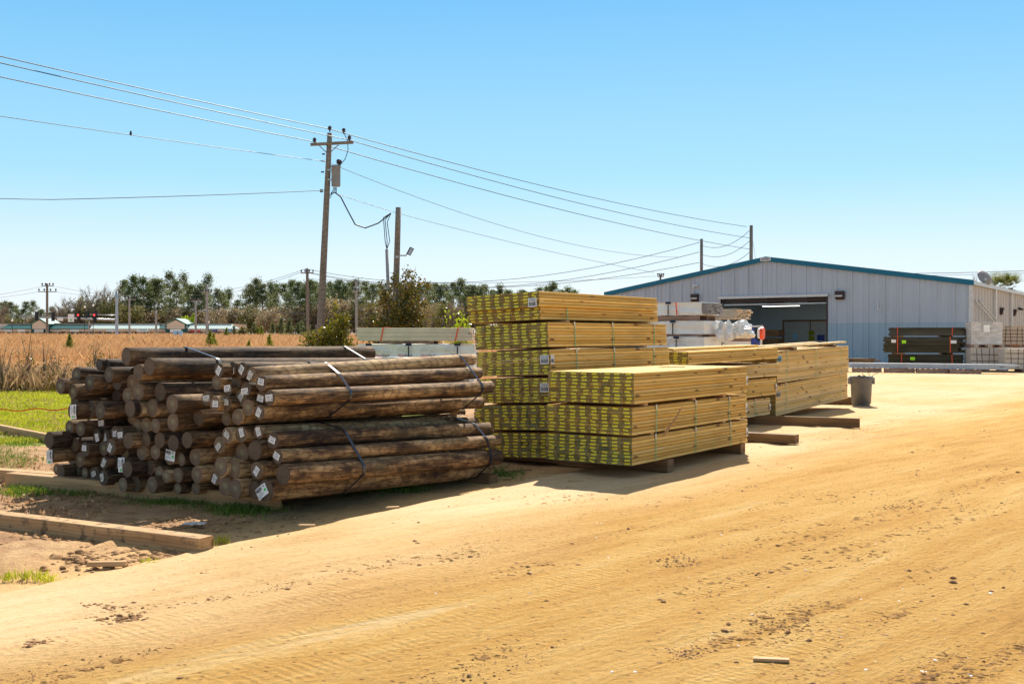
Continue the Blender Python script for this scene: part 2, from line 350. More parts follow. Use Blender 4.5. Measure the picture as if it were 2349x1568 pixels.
field = m.ramp(m.noise(m.co((1, 1, 1), True), .35, 7, .7), [(.35, (.32, .17, .07)), (.55, (.50, .28, .115)), (.7, (.62, .38, .17))])
mess = m.math('MULTIPLY_ADD', na, 4.0, -2.0)
yy = m.math('ADD', Y_, mess)
# lawn runs from about 16 m to 31 m, left of the drive; field beyond
fl = m.math('MULTIPLY', m.math('GREATER_THAN', yy, 16.2), m.math('LESS_THAN', X_, m.math('MULTIPLY_ADD', na, 1.5, -2.2)))
rot3 = m.n("VectorRotate", {"Vector": P, "Angle": R(32.8)}, rotation_type='Z_AXIS').outputs[0]; acr = m.n("SeparateXYZ", {0: rot3}).outputs[0]
xe3 = edge_x(10) * math.cos(R(32.8)) - 10 * math.sin(R(32.8))
fringe = m.n("MapRange", {0: m.math('ADD', acr, m.math('MULTIPLY_ADD', nb, 1.2, -.6)), 1: xe3 - 1.1, 2: xe3 - .1, 3: 0.0, 4: 1.0}).outputs[0]
dirt = m.mix(fringe, dirt, (.62, .38, .16))
lawn = m.mix(m.ramp(m.noise(m.co((1, 1, 1), True), .7, 4), [(.52, 0.0), (.62, .8)]), lawn, (.45, .34, .18))
c = m.mix(m.math('MULTIPLY', fl, .9), dirt, lawn)
ff = m.math('MULTIPLY', m.math('GREATER_THAN', m.math('MULTIPLY_ADD', mess, .3, Y_), 31.5), m.math('LESS_THAN', X_, 4.0))
c = m.mix(ff, c, field)
m.base(c); m.bump(m.math('ADD', nb, m.math('MULTIPLY', nc, .5)), .8, .05); m.b.inputs["Roughness"].default_value = .95
M['earth'] = m.mat
ys = [-8.0] + [3.5 + 0.14 * i for i in range(72)]
s = .16
while ys[-1] < 5000: ys.append(ys[-1] + s); s *= 1.09
xs = [-0.14 * i for i in range(60)][::-1] + [0.16 * (i + 1) for i in range(30)]
s = .2
xr = [xs[-1]]; xl = [xs[0]]
while xr[-1] < 5000: xr.append(xr[-1] + s); s *= 1.14
s = .2
while xl[-1] > -5000: xl.append(xl[-1] - s); s *= 1.12
xs = xl[::-1][:-1] + xs + xr[1:]
g = MB()
for y in ys:
    for x in xs:
        z = gz(x, y)
        d = edge_x(y) - x                          # distance into the dirt
        if -.3 < d < 9 and y < 15.5:
            k = min(1, max(0, d / .5))
            tread = 0
            if 5.2 < y < 8.4 and d > .25 and x > -5:           # churned, tyre-marked dirt in front of the timber
                tread = .055 * abs(noise.noise(Vector((x * 3.1, y * 3.1, 1)))) + .05 * noise.noise(Vector((x * 6.5, y * 6.5, 4)))
            z += k * (.035 * noise.noise(Vector((x * .8, y * .8, 0))) + .02 * noise.noise(Vector((x * 2.7, y * 2.7, 2))) + tread) - .02
        elif x < edge_x(y) + 1: z -= .02
        else: z -= .05
        g.v.append((x, y, z))
nx = len(xs)
for j in range(len(ys) - 1):
    for i in range(nx - 1):
        a = j * nx + i; g.f.append((a, a + 1, a + nx + 1, a + nx)); g.m.append(0)
tag(g.build('ground', M['earth'], smooth=True), kind='structure')
# sandy drive over concrete
m = NT('drive_sand')
rot = m.n("VectorRotate", {"Vector": m.n("NewGeometry").outputs["Position"], "Angle": R(44)}, rotation_type='Z_AXIS').outputs[0]   # y axis runs along the drive
def rmap(sc3): return m.n("Mapping", {0: rot, 3: sc3}).outputs[0]
st = m.noise(rmap((1.3, .16, 1)), 1.0, 6, .62, .4); st2 = m.noise(rmap((7.0, .9, 1)), 1.0, 7, .65, .3); fine = m.noise(rmap((26, 11, 8)), 1.0, 7, .72); gr = m.noise(m.co((1, 1, 1), True), 150.0, 3, .8)
big = m.noise(rmap((.35, .22, 1)), 1.0, 4)
sand = m.ramp(m.math('ADD', m.math('MULTIPLY', st, .45), m.math('ADD', m.math('MULTIPLY', st2, .3), m.math('MULTIPLY', fine, .25))), [(.34, (.48, .235, .055)), (.46, (.66, .36, .095)), (.56, (.75, .46, .15)), (.66, (.80, .58, .27))])
conc = m.ramp(m.math('ADD', m.math('MULTIPLY', st2, .5), m.math('MULTIPLY', fine, .5)), [(.3, (.48, .31, .15)), (.5, (.58, .41, .23)), (.7, (.64, .48, .30))])
rot2 = m.n("VectorRotate", {"Vector": m.n("NewGeometry").outputs["Position"], "Angle": R(34.8)}, rotation_type='Z_AXIS').outputs[0]; sepr = m.n("SeparateXYZ", {0: rot2})
d = m.math('ADD', sepr.outputs[0], m.math('MULTIPLY_ADD', m.noise(rmap((.5, .2, 1)), 1.0, 4), 2.4, -1.2))   # across the drive
xe = edge_x(10) * math.cos(R(34.8)) - 10 * math.sin(R(34.8))
c1 = m.n("MapRange", {0: d, 1: xe + .8, 2: xe + 2.4, 3: 1.0, 4: 0.0}).outputs[0]
c2 = m.n("MapRange", {0: d, 1: xe + 7.2, 2: xe + 8.4, 3: 0.0, 4: .9}).outputs[0]
cf = m.math('MAXIMUM', m.math('MULTIPLY', c1, m.ramp(big, [(.3, .5), (.55, 1.0)])), m.math('MAXIMUM', m.math('MULTIPLY', c2, 1.0), m.ramp(st, [(.60, 0.0), (.72, .55)])))
c = m.mix(cf, sand, conc)
spk = m.ramp(fine, [(.56, 0.0), (.66, .85)]); c = m.mix(m.math('MULTIPLY', spk, m.ramp(st, [(.35, .9), (.6, .25)])), c, (.27, .135, .04))  # dark specks painted in place of the sand lumps' small shadows
c = m.mix(m.ramp(gr, [(.6, 0.0), (.8, .25)]), c, (.3, .17, .06))
vsp = m.n("TexVoronoi", {"Vector": rmap((11, 15, 8)), "Scale": 1.0, "Randomness": 1.0}).outputs[0]
c = m.mix(m.math('MULTIPLY', m.math('MULTIPLY', m.math('MULTIPLY_ADD', cf, -.7, 1.0), 1.0), m.math('MULTIPLY', m.ramp(vsp, [(.09, .85), (.20, 0.0)]), m.ramp(st2, [(.45, 1.0), (.60, 0.1)]))), c, (.24, .115, .035))  # further painted specks standing in for shade behind lumps
m.base(c)
# tyre tread ripples: fine ridges across the drive in two wheel paths
wv = m.n("TexWave", {"Vector": rmap((.15, 1, 1)), "Scale": 5.6, "Distortion": 5.5, "Detail": 2.0}, bands_direction='Y').outputs[1]
path = m.ramp(m.noise(rmap((1.7, .05, 1)), 1.0, 2), [(.52, 0.0), (.58, 1.0)]); path = m.math('MULTIPLY', path, m.ramp(m.noise(rmap((3, 1.2, 1)), 1.0, 3), [(.42, 0.0), (.6, 1.0)]))
h = m.math('ADD', m.math('MULTIPLY', m.math('MULTIPLY', wv, path), .20), m.math('ADD', m.math('MULTIPLY', fine, 1.6), m.math('MULTIPLY', st2, .8)))
h = m.math('MULTIPLY', h, m.math('MULTIPLY_ADD', cf, -.82, 1.0)); m.bump(h, 1.0, .05); m.b.inputs["Roughness"].default_value = .95; m.b.inputs["Specular IOR Level"].default_value = .15
M['sand'] = m.mat
g = MB(); yv = [-8.0, 0, 3] + [3.5 + .12 * i for i in range(110)]
s = .15
while yv[-1] < 170: yv.append(yv[-1] + s); s *= 1.06
rowx = [0, .10, .25, .4] + [.4 + .11 * (i + 1) for i in range(105)]
s = .5
while rowx[-1] < 90: rowx.append(rowx[-1] + s); s *= 1.15
for y in yv:
    wob = .10 * noise.noise(Vector((y * 1.3, 0, 0))) + .05 * noise.noise(Vector((y * 5.1, 3, 0)))
    for i, xx in enumerate(rowx):
        x = edge_x(y) + xx + (wob if i == 0 else wob * max(0, 1 - xx))
        z = 0.012 if i else -.045
        if y < 32 and i > 1:
            ac = x * math.cos(R(44)) - y * math.sin(R(44)) + .25 * noise.noise(Vector((y * .25, x * .1, 9))); z += .016 * noise.noise(Vector((ac * 2.6, (x + y) * .12, 1))) + .010 * noise.noise(Vector((ac * 7.0, (x + y) * .5, 6)))
            z += .012 * noise.noise(Vector((x * 1.1, y * .6, 0))) + .006 * noise.noise(Vector((x * 4, y * 3, 5)))
        g.v.append((x, y, z))
nx = len(rowx)
for j in range(len(yv) - 1):
    for i in range(nx - 1):
        a = j * nx + i; g.f.append((a, a + 1, a + nx + 1, a + nx)); g.m.append(0)
tag(g.build('drive', M['sand'], smooth=True), kind='structure')

# ------------------------------------------------------------------ log bundles
P0 = Vector((-2.03, 9.5, 0)); D0 = AX.dot(P0); LOGL = 3.25
def ray(u, v): return Vector(((u - 1174.5) / F, 1.0, (HV - v) / F))
def on_plane(u, v, dist):           # the point where this sight line meets the plane AX.p = dist (used to measure the photo into metres)
    r = ray(u, v); t = dist / r.dot(AX); return Vector((0, 0, EYE)) + r * t
ZM = {'A': (200, 1380, .21286), 'B': (450, 1380, .21286), 'C': (150, 1680, .21286), 'D': (450, 1680, .21286), 'E': (800, 1400, .1913), 'G': (800, 1650, .2551)}
LOGS = {   # x, y, apparent height, protrusion, tag (1), optional far end in view px
 'LU': ('A', [(190,770,300,.30,0),(490,555,290,.12,0),(920,360,215,.0,0),(1055,385,235,-.05,0),(1105,555,290,.16,0),(740,705,310,.14,0),(425,870,280,.25,0),(1020,725,260,.0,0),(1260,700,280,.06,0),(1010,935,240,-.15,0),(1235,945,250,-.1,0),(455,1050,240,-.15,0),(430,1235,340,.28,2),(755,1205,330,.14,0),(940,1235,310,.25,0),(905,505,190,-.3,0),(1130,1090,220,-.3,0),(640,960,240,-.35,0)]),
 'MU': ('B', [(255,215,340,.10,0,(851,810)),(470,370,260,-.1,0),(485,510,310,.16,0),(685,410,330,.22,0),(945,495,300,-.18,1),(350,700,300,.0,0),(475,875,350,.12,0),(890,880,345,.05,0),(275,945,300,.02,0),(325,1190,340,.18,0),(475,1200,300,.12,0),(740,1180,340,.08,0),(1120,1105,360,.2,0),(360,1370,250,-.1,0),(1610,1350,320,-.05,0),(1130,1440,340,.08,0),(1560,1190,300,-.6,0)]),
 'LL': ('C', [(210,375,310,.3,0),(235,665,260,.25,2),(590,135,260,.08,0),(690,190,240,-.05,0),(800,160,290,.14,0),(580,385,270,.0,0),(690,460,270,.08,0),(885,550,280,.15,1),(1190,60,270,.0,1),(1105,285,260,.05,1),(1270,290,250,.0,1),(1355,180,240,-.1,1),(1450,245,260,-.02,1),(1550,265,260,.1,1),(1235,530,280,.05,0),(1370,500,300,.08,1),(640,690,300,-.1,0),(790,740,290,.1,0),(350,920,210,-.05,0),(425,970,260,.05,0),(740,950,230,-.1,0),(880,990,220,.0,0),(1140,790,250,-.1,0),(1245,800,240,.1,1),(1435,790,260,.0,1),(1060,1010,290,.0,1),(1230,1080,300,.12,1),(1565,830,220,.1,2)]),
 'ML': ('D', [(285,385,300,.15,0),(625,365,260,.05,0),(880,375,310,.08,0),(1135,430,320,.1,0),(1395,370,310,.1,0),(225,620,240,-.05,0),(545,605,310,.05,0),(800,600,290,.03,0),(1070,690,300,.0,2),(1285,735,250,-.02,0),(1545,690,330,.0,0),(270,920,320,.18,0),(690,890,280,.0,0),(875,990,265,.03,0),(1000,1055,240,.06,0),(1225,1030,280,.05,0),(1580,1020,320,.1,0),(185,1215,280,.1,0),(420,1200,310,.02,0),(735,1210,320,.12,0),(1055,1265,210,-.1,0),(1215,1285,220,.0,0),(1555,1280,230,-.05,0),(460,100,260,-.05,0),(625,90,290,.0,0),(800,100,280,.1,0),(1060,150,270,-.05,0),(1140,-10,100,-1.2,0)]),
 'RU': ('E', [(395,420,310,.12,1),(670,385,290,.0,1),(885,410,320,.02,1),(1075,505,310,.12,1,(1084,824)),(1280,690,325,.16,1,(1098,855)),(345,680,300,.0,0),(750,660,320,-.05,0),(590,830,240,.02,1),(960,815,320,.06,1),(125,1010,300,.12,1),(305,1115,320,.14,1),(555,1120,310,.08,1),(855,1010,340,-.02,1),(1000,1200,350,.06,0),(1275,980,280,.0,1),(1455,995,325,.16,1,(1125,887)),(1240,1300,335,.05,1,(1101,922)),(540,1430,290,-.1,0),(780,1395,340,.05,0),(1180,1120,200,-.9,0,(1062,946))]),
 'RL': ('G', [(430,355,260,.08,1),(640,340,255,.05,1),(915,305,220,.0,1,(1090,968)),(1145,430,265,.08,1,(1120,983)),(300,505,260,.06,1),(655,625,305,-.02,0),(855,590,325,.05,0),(1215,690,235,.12,1,(1141,1010)),(325,845,310,.1,0),(535,875,310,.06,0),(885,905,285,.12,1),(1300,970,320,.16,0,(1141,1047)),(240,1015,240,.0,1),(390,1150,300,.02,0),(550,1190,310,.08,0),(845,1210,275,.0,0),(1030,1220,360,.12,2,(1118,1072)),(780,870,240,-.2,0)]),
}
BL = {'LU': 'rough wet-looking log bundle on the upper tier at the lawn end of the pile',
      'MU': 'log bundle topped by the highest dark log, upper tier, middle of the pile',
      'LL': 'blackened log bundle with many white end tags on the ground beams at the lawn end',
      'ML': 'log bundle of untagged ringed ends, lower tier in the middle of the pile',
      'RU': 'strapped log bundle with tagged ends and sunlit top logs, upper tier beside the board stacks',
      'RL': 'strapped log bundle on the ground beam, with the big green-dot label at its lowest log'}
rl = random.Random(11)
def make_log_mesh(L, r, seed):
    q = random.Random(seed); b = MB(); n = 22; ns = 13
    ph = [q.uniform(0, 6.28) for _ in range(6)]; taper = q.uniform(-.04, .06)
    st = [0, .004] + [L * i / ns for i in range(1, ns)] + [L - .004, L]
    bend = q.uniform(-.022, .022)
    for i, y in enumerate(st):
        t = y / L; rr = r * (1 - taper * (t - .3))
        if i in (0, len(st) - 1): rr *= .955
        for k in range(n):
            th = 2 * math.pi * k / n
            w_ = 1 + .022 * math.sin(2 * th + ph[0]) + .012 * math.sin(3 * th + ph[1] + t * 2) + .028 * noise.noise(Vector((math.cos(th) * 1.3, y * 2.2, math.sin(th) * 1.3 + seed)))
            b.v.append((math.cos(th) * rr * w_ + bend * math.sin(math.pi * t), y, math.sin(th) * rr * w_))
    for i in range(len(st) - 1):
        for k in range(n):
            j = (k + 1) % n; b.f.append((i * n + k, (i + 1) * n + k, (i + 1) * n + j, i * n + j)); b.m.append(0)
    b.f.append(tuple(range(n))); b.m.append(1)
    e = (len(st) - 1) * n; b.f.append(tuple(e + k for k in range(n))[::-1]); b.m.append(1)
    return b
def small_tag(curl, cut):
    b = MB(); x, y = .031, .0215; z = [0.0, curl, curl * .6, curl * 1.4]; xsx = [-x, -x / 3, x / 3, x]
    for i in range(3):
        y2a = y if not (cut and i == 2) else y * .5
        b.poly([(xsx[i], -z[i], -y), (xsx[i + 1], -z[i + 1], -y), (xsx[i + 1], -z[i + 1], y2a if i == 2 else y), (xsx[i], -z[i], y)], 0)
    o = Vector((0, -max(z) - .0012, 0))
    b.text("6T12", o + Vector((.006, 0, .012)), Vector((1, 0, 0)), Vector((0, 0, 1)), .015, 1)
    b.poly([o + Vector((-.027 + .006 * math.cos(a), 0, .012 + .006 * math.sin(a))) for a in [k * 1.047 for k in range(6)]], 1)
    b.bars(o + Vector((.006, 0, -.006)), Vector((1, 0, 0)), Vector((0, 0, 1)), .032, .016, 2, 3, 9)
    for k in range(3): b.poly([o + Vector((-.028, 0, -.014 + k * .006)), o + Vector((-.014, 0, -.014 + k * .006)), o + Vector((-.014, 0, -.0115 + k * .006)), o + Vector((-.028, 0, -.0115 + k * .006))], 2)
    return b
def big_tag():
    b = MB(); x, y = .062, .045
    for i in range(4):
        x0, x1 = -x + 2 * x * i / 4, -x + 2 * x * (i + 1) / 4; c0, c1 = .006 * math.sin(i * .8), .006 * math.sin((i + 1) * .8)
        b.poly([(x0, -c0, -y), (x1, -c1, -y), (x1, -c1, y), (x0, -c0, y)], 0)
    o = Vector((0, -.0085, 0)); ux, uz = Vector((1, 0, 0)), Vector((0, 0, 1))
    b.bars(o + ux * -.015 + uz * .024, ux, uz, .075, .026, 1, 5, 16)
    b.text("671200", o + ux * -.015 + uz * .004, ux, uz, .011, 1)
    for k in range(3): b.poly([o + ux * -.055 + uz * (-.012 - k * .008), o + ux * .02 + uz * (-.012 - k * .008), o + ux * .02 + uz * (-.009 - k * .008), o + ux * -.055 + uz * (-.009 - k * .008)], 2)
    b.text("6T12", o + ux * -.03 + uz * -.036, ux, uz, .012, 1)
    b.poly([o + ux * (.043 + .0115 * math.cos(k * .52)) + uz * (-.005 + .0115 * math.sin(k * .52)) for k in range(12)], 3)
    b.poly([o + ux * .034 + uz * .022, o + ux * .052 + uz * .022, o + ux * .043 + uz * .038], 1)
    return b
TAGM = []
for cu, ct in ((.0, 0), (.004, 0), (.006, 1)):
    o = small_tag(cu, ct).build('end_tag', [M['white'] if cu < .005 else M['cream'], M['ink'], M['ink_grey']]); TAGM.append(o.data); bpy.data.objects.remove(o)
o = big_tag().build('bundle_label', [M['white'], M['ink'], M['ink_grey'], M['dotgreen']]); BIGT = o.data; bpy.data.objects.remove(o)
def hull(pts):
    pts = sorted(set(pts)); lo = []; up = []
    for p in pts:
        while len(lo) > 1 and (lo[-1][0] - lo[-2][0]) * (p[1] - lo[-2][1]) - (lo[-1][1] - lo[-2][1]) * (p[0] - lo[-2][0]) <= 0: lo.pop()
        lo.append(p)
    for p in reversed(pts):
        while len(up) > 1 and (up[-1][0] - up[-2][0]) * (p[1] - up[-2][1]) - (up[-1][1] - up[-2][1]) * (p[0] - up[-2][0]) <= 0: up.pop()
        up.append(p)
    return lo[:-1] + up[:-1]
seed = 0
for key, (zk, rows) in LOGS.items():
    ox, oy, s_ = ZM[zk]
    root = thing('log_bundle', BL[key], 'log bundle', (0, 0, 0), 0, 'bundles of treated round logs')
    axes = []
    for row in rows:
        seed += 1
        x, y, hgt, pr, tg = row[:5]
        u, v = (ox + x * s_) / 1.74372, (oy + y * s_) / 1.74372
        p = on_plane(u, v, D0 - pr); r_ = hgt * s_ / 1.74372 / 2 * p.y / F
        if len(row) > 5: q = on_plane(row[5][0], row[5][1], D0 - pr + LOGL)
        else:
            dr = (AX + NX * rl.uniform(-.012, .012) + Vector((0, 0, -.022 + rl.uniform(-.008, .008)))).normalized(); q = p + dr * LOGL
        axes.append((p, q, r_))
    cen = sum((a[0] for a in axes), Vector()) / len(axes)
    root.location = (cen.x, cen.y, min(a[0].z - a[2] for a in axes))
    inv = Matrix.Translation(-root.location)
    for i, (p, q, r_) in enumerate(axes):
        dr = (q - p).normalized(); L = (q - p).length
        xz = dr.cross(Vector((0, 0, 1))).normalized(); zz = xz.cross(dr)
        mat4 = Matrix((xz, dr, zz)).transposed().to_4x4(); mat4.translation = p
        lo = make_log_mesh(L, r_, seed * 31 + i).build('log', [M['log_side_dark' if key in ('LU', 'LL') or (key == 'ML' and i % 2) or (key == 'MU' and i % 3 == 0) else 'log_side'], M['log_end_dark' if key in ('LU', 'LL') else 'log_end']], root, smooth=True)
        for k in (-1, -2): lo.data.polygons[k].use_smooth = False
        lo.matrix_basis = inv @ mat4
        tg = rows[i][4]
        if tg:
            me = BIGT if tg == 2 else TAGM[rl.choice((0, 0, 1, 2))]
            t = bpy.data.objects.new('bundle_label' if tg == 2 else 'end_tag', me); col.objects.link(t); t.parent = lo
            ang = rl.choice((rl.uniform(-.5, .5), rl.uniform(-1.3, 1.3), 1.2, -1.0, 3.0, 2.0)); t.scale = (1.32, 1, 1.32) if tg == 1 else (1.15, 1, 1.15)
            if tg == 2: ang = {'RL': -.6, 'LL': 1.5, 'ML': .1, 'LU': 1.5}.get(key, .5)
            t.rotation_euler = (0, ang, 0); t.location = (rl.uniform(-.012, .012) + (.0 if tg == 1 else (-.035 if key == 'RL' else .02)), -.004 if tg == 1 else -.012, rl.uniform(-.02, .02))
    # steel bands round the bundle
    for sdist in ((.78, 2.85) if key in ('RU', 'RL') else (.55, 2.7)):
        pts = []
        for (p, q, r_) in axes:
            t = (D0 + sdist - p.dot(AX)) / (q - p).dot(AX); c = p.lerp(q, t)
            for k in range(20): pts.append((round(c.dot(NX) + (r_ + .006) * math.cos(k * .314159), 4), round(c.z + (r_ + .006) * math.sin(k * .314159), 4)))
        hp = hull(pts); b = MB()
        def W3(a, z, d): return NX * a + AX * (D0 + sdist + d) + Vector((0, 0, z)) - root.location
        tilt = rl.uniform(-.03, .03); zc = sum(h[1] for h in hp) / len(hp)
        cx = sum(h[0] for h in hp) / len(hp)
        for i in range(len(hp)):
            a, c2 = hp[i], hp[(i + 1) % len(hp)]
            oa = [W3(a[0], a[1], -.016 + tilt * (a[1] - zc)), W3(c2[0], c2[1], -.016 + tilt * (c2[1] - zc)), W3(c2[0], c2[1], .016 + tilt * (c2[1] - zc)), W3(a[0], a[1], .016 + tilt * (a[1] - zc))]
            b.poly(oa, 0)
        so_ = b.build('strap', M['strap_blue'], root)
        md = so_.modifiers.new('thick', 'SOLIDIFY'); md.thickness = .002

# ------------------------------------------------------------------ beams on the ground
def beam(label, a, b_, wd, ht, mat='timber', z0=None, group=None, name='timber_beam', cham=.006):
    """from a to b (ground points of the camera-side bottom edge), wd = away from the camera"""
    a, b_ = Vector(a), Vector(b_); d = b_ - a; L = d.length; rz = math.atan2(d.y, d.x)
    z = (0.012 if z0 is None else z0)
    m_ = MB(); c = cham
    prof = [(c, 0), (wd - c, 0), (wd, c), (wd, ht - c), (wd - c, ht), (c, ht), (0, ht - c), (0, c)]
    m_.prism(prof, Vector((0, 0, 0)), Vector((L, 0, 0)), Vector((0, 1, 0)), Vector((0, 0, 1)))
    o = m_.build(name, M[mat]); o.location = (a.x, a.y, z); o.rotation_euler = (0, 0, rz)
    return tag(o, label, 'beam', group)
GR = 'square timbers lying on the ground'
beam('long mud-stained square timber lying alone in front of the log pile', (-5.6, 9.72, 0), (-2.30, 7.93, 0), .15, .135, 'timber_muddy', z0=-.03, group=GR)
beam('clean square timber carrying the near ends of the logs, its cut end past the lowest log', (-5.42, 11.55, 0), (-2.22, 9.95, 0), .15, .155, z0=-.03, group=GR)
beam('square timber behind the front support, sticking out past the pile towards the lawn', (-7.4, 12.75, 0), (-4.2, 11.25, 0), .15, .14, z0=-.03, group=GR)
beam('thick timber under the far ends of the log bundles', (-3.2, 13.7, 0), (-.25, 11.75, 0), .17, .10, 'timber_dark', -.03, GR)
beam('short flat board lying on edge between lawn and log pile', (-8.6, 18.0, 0), (-6.7, 15.9, 0), .09, .14, 'timber', -.03, GR)
beam('support timber under the near ends of the front board stack, block end showing', (-.55, 14.1, 0), (1.80, 12.5, 0), .16, .14, 'timber_dark', .014, GR)
beam('support timber under the far ends of the front board stack', (.9, 15.8, 0), (3.05, 14.4, 0), .16, .14, 'timber_dark', .014, GR)
beam('empty support timber poking out beside the front board stack, nearest the drive', (1.9, 17.1, 0), (4.12, 15.72, 0), .18, .13, 'timber_dark', .014, GR)
beam('longest empty support timber, poking into the drive behind the front board stack', (3.0, 19.75, 0), (5.93, 18.45, 0), .10, .16, 'timber_dark', .014, GR)
beam('support timber under the bin end of the tallest far board stack', (5.4, 25.6, 0), (7.95, 24.5, 0), .16, .17, 'timber_dark', .014, GR)
beam('support timber under the near end of the last board stack', (3.4, 21.6, 0), (4.95, 20.5, 0), .15, .08, 'timber_dark', .014, GR)

# ------------------------------------------------------------------ strapped board stacks
def etag():
    b = MB(); b.poly([(-.0, -.034, -.0105), (-.0, .034, -.0105), (-.0, .034, .0105), (-.0, -.034, .0105)][::-1], 0)
    b.text("2X6 12", Vector((-.001, -.008, .002)), Vector((0, -1, 0)), Vector((0, 0, 1)), .009, 1)
    b.poly([(-.001, .030, -.008), (-.001, -.002, -.008), (-.001, -.002, -.0055), (-.001, .030, -.0055)], 1)
    b.poly([(-.001, -.012, -.008), (-.001, -.030, -.008), (-.001, -.030, -.005), (-.001, -.012, -.005)], 1)
    o = b.build('end_tag', [M['yellow'], M['ink_grey']]); me = o.data; bpy.data.objects.remove(o); return me
ETAG = etag()
ru = random.Random(5)
def shipping_label(num, seed_=1, wide=.105):
    b = MB(); x, y = wide / 2, .055
    b.poly([(-x, 0, -y), (x, 0, -y), (x, 0, y), (-x, 0, y)], 0)
    o = Vector((0, -.0015, 0)); ux, uz = Vector((1, 0, 0)), Vector((0, 0, 1))
    b.text(num, o + uz * .036, ux, uz, wide * .185, 1)
    b.text("2X6-12 #2 PRIME", o + uz * .019, ux, uz, wide * .105, 1)
    b.bars(o + uz * -.018, ux, uz, wide * .82, .05, 1, seed_, 15)
    return b
def board_stack(label, ox, oy, z0, L, ncol, nrow, az=34.8, roll=0.0, pitch=0.0, tags=True, endmat='ends', mat='lumber', straps=(), num=None, th=.0385, bw=.1405, shift=None, front_label=True, group='strapped stacks of treated pine boards', farlabel=False, name='board_stack', labelside=True):
    root = thing(name, label, 'board stack', (ox, oy, z0), 0, group)
    root.rotation_euler = Matrix(((math.sin(R(az)), -math.cos(R(az)), 0), (math.cos(R(az)), math.sin(R(az)), 0), (0, 0, 1))).to_3x3().__matmul__(Matrix.Rotation(-roll, 3, 'X') @ Matrix.Rotation(-pitch, 3, 'Y')).to_euler()
    b = MB(); c = .0055; W = ncol * bw; H = nrow * th
    tagspots = []
    for r_ in range(nrow):
        rs = ru.uniform(-.012, .012) + (shift(r_) if shift else 0)
        ys_ = (shift(r_) * .0 if shift else 0)
        for k in range(ncol):
            x0 = rs + ru.uniform(-.008, .008); w_ = bw - .0025 - ru.uniform(0, .0015); t_ = th - .0028 - ru.uniform(0, .0014)
            y0 = k * bw + ru.uniform(-.0015, .0015) + rs * .5; z_ = r_ * th
            ll = L + ru.uniform(-.012, .012)
            prof = [(c, 0), (w_ - c, 0), (w_, c), (w_, t_ - c), (w_ - c, t_), (c, t_), (0, t_ - c), (0, c)]
            b.prism(prof, Vector((x0, y0, z_)), Vector((ll, 0, 0)), Vector((0, 1, 0)), Vector((0, 0, 1)), 0, 1)
            tagspots.append((x0, y0 + w_ / 2, z_ + t_ / 2))
    b.build('boards', [M[mat], M[endmat]], root)
    if tags:
        for (x0, y0, z_) in tagspots:
            if ru.random() < .05: continue
            t = bpy.data.objects.new('end_tag', ETAG); col.objects.link(t); t.parent = root
            t.location = (x0 - .0015, y0 + ru.uniform(-.014, .014), z_ + ru.uniform(-.003, .003)); t.rotation_euler = (ru.gauss(0, .06) if ru.random() > .12 else ru.uniform(-.4, .4), 0, 0)
    for i, sx in enumerate(straps):
        s_ = MB(); w_ = .008; e = .004; tl = ru.uniform(-.01, .01)
        xa, xb = sx - w_, sx + w_
        ringp = [(-e - .008, -e), (-e - .008, H + e), (W + e, H + e), (W + e, -e)]
        for a in range(4):
            p, q = ringp[a], ringp[(a + 1) % 4]
            da, db = (tl if a in (1, ) else 0), (tl if a == 0 else 0)
            s_.poly([(xa + (tl if p[1] > 0 else 0), p[0], p[1]), (xb + (tl if p[1] > 0 else 0), p[0], p[1]), (xb + (tl if q[1] > 0 else 0), q[0], q[1]), (xa + (tl if q[1] > 0 else 0), q[0], q[1])])
        st_ = s_.build('strap', M['strap_green'], root)
        k = MB(); k.obox(Vector((sx + tl - .018, -.016, H - .055)), Vector((.036, 0, 0)), Vector((0, .003, 0)), Vector((-.004, .002, .062)))
        k.build('corner_guard', M['strap_card'], st_)
    if num:
        s_ = shipping_label(num, len(num) + nrow, .125).build('shipping_label', [M['white'], M['ink']], root)
        s_.rotation_euler = (0, 0, R(-90)); s_.location = (-.022 + (shift(nrow // 2) if shift else 0), .063, H * .60)
        if labelside:
            s_ = shipping_label(num, len(num) + nrow, .085).build('shipping_label', [M['white'], M['ink']], root)
            s_.location = (.04, -.016, H * .60); s_.rotation_euler = (0, R(3), R(2))
    if farlabel:
        s_ = shipping_label("167011748", 4, .07).build('shipping_label', [M['white'], M['ink']], root)
        s_.location = (L - .04, -.018, H * .45)
        s_.rotation_euler = (0, R(-4), R(4))
    return root
x0, y0 = 1.316, 11.85
board_stack('lowest stack of the front pile, green tinted ends with rows of yellow tags', x0, y0, .165, 3.22, 8, 8, endmat='ends_green', straps=(.55, 1.6, 2.65), farlabel=True)
board_stack('middle stack of the front pile, splintered sliver standing against its side', x0 + .004, y0 + .01, .495, 3.2, 8, 8, straps=(.55, 1.6, 2.6), farlabel=True)
board_stack('top stack of the front pile with a sunlit top face beside the drive', x0 + .022, y0 + .0, .840, 3.16, 8, 9, farlabel=True)
rt = R(2.4)
tx, ty = .45, 13.3
sh1 = lambda r_: (-.05 if r_ > 3 else 0.03)
board_stack('lowest stack of the tall pile, almost hidden by logs and the front pile', tx, ty, .085, 3.22, 8, 8, roll=rt, endmat='ends_green')
board_stack('second stack up in the tall pile, with greenish board ends', tx - .01, ty, .43, 3.22, 8, 8, roll=rt, endmat='ends_green')
board_stack('third stack up in the tall pile with a barcode label at its corner', tx + .02, ty, .77, 3.22, 8, 8, roll=rt, num="167006236", labelside=False)
board_stack('fourth stack up in the tall pile, barcode label folded round its corner', tx + .02, ty, 1.115, 3.25, 8, 8, roll=rt, num="167011748", straps=(.62, 1.6, 2.75))
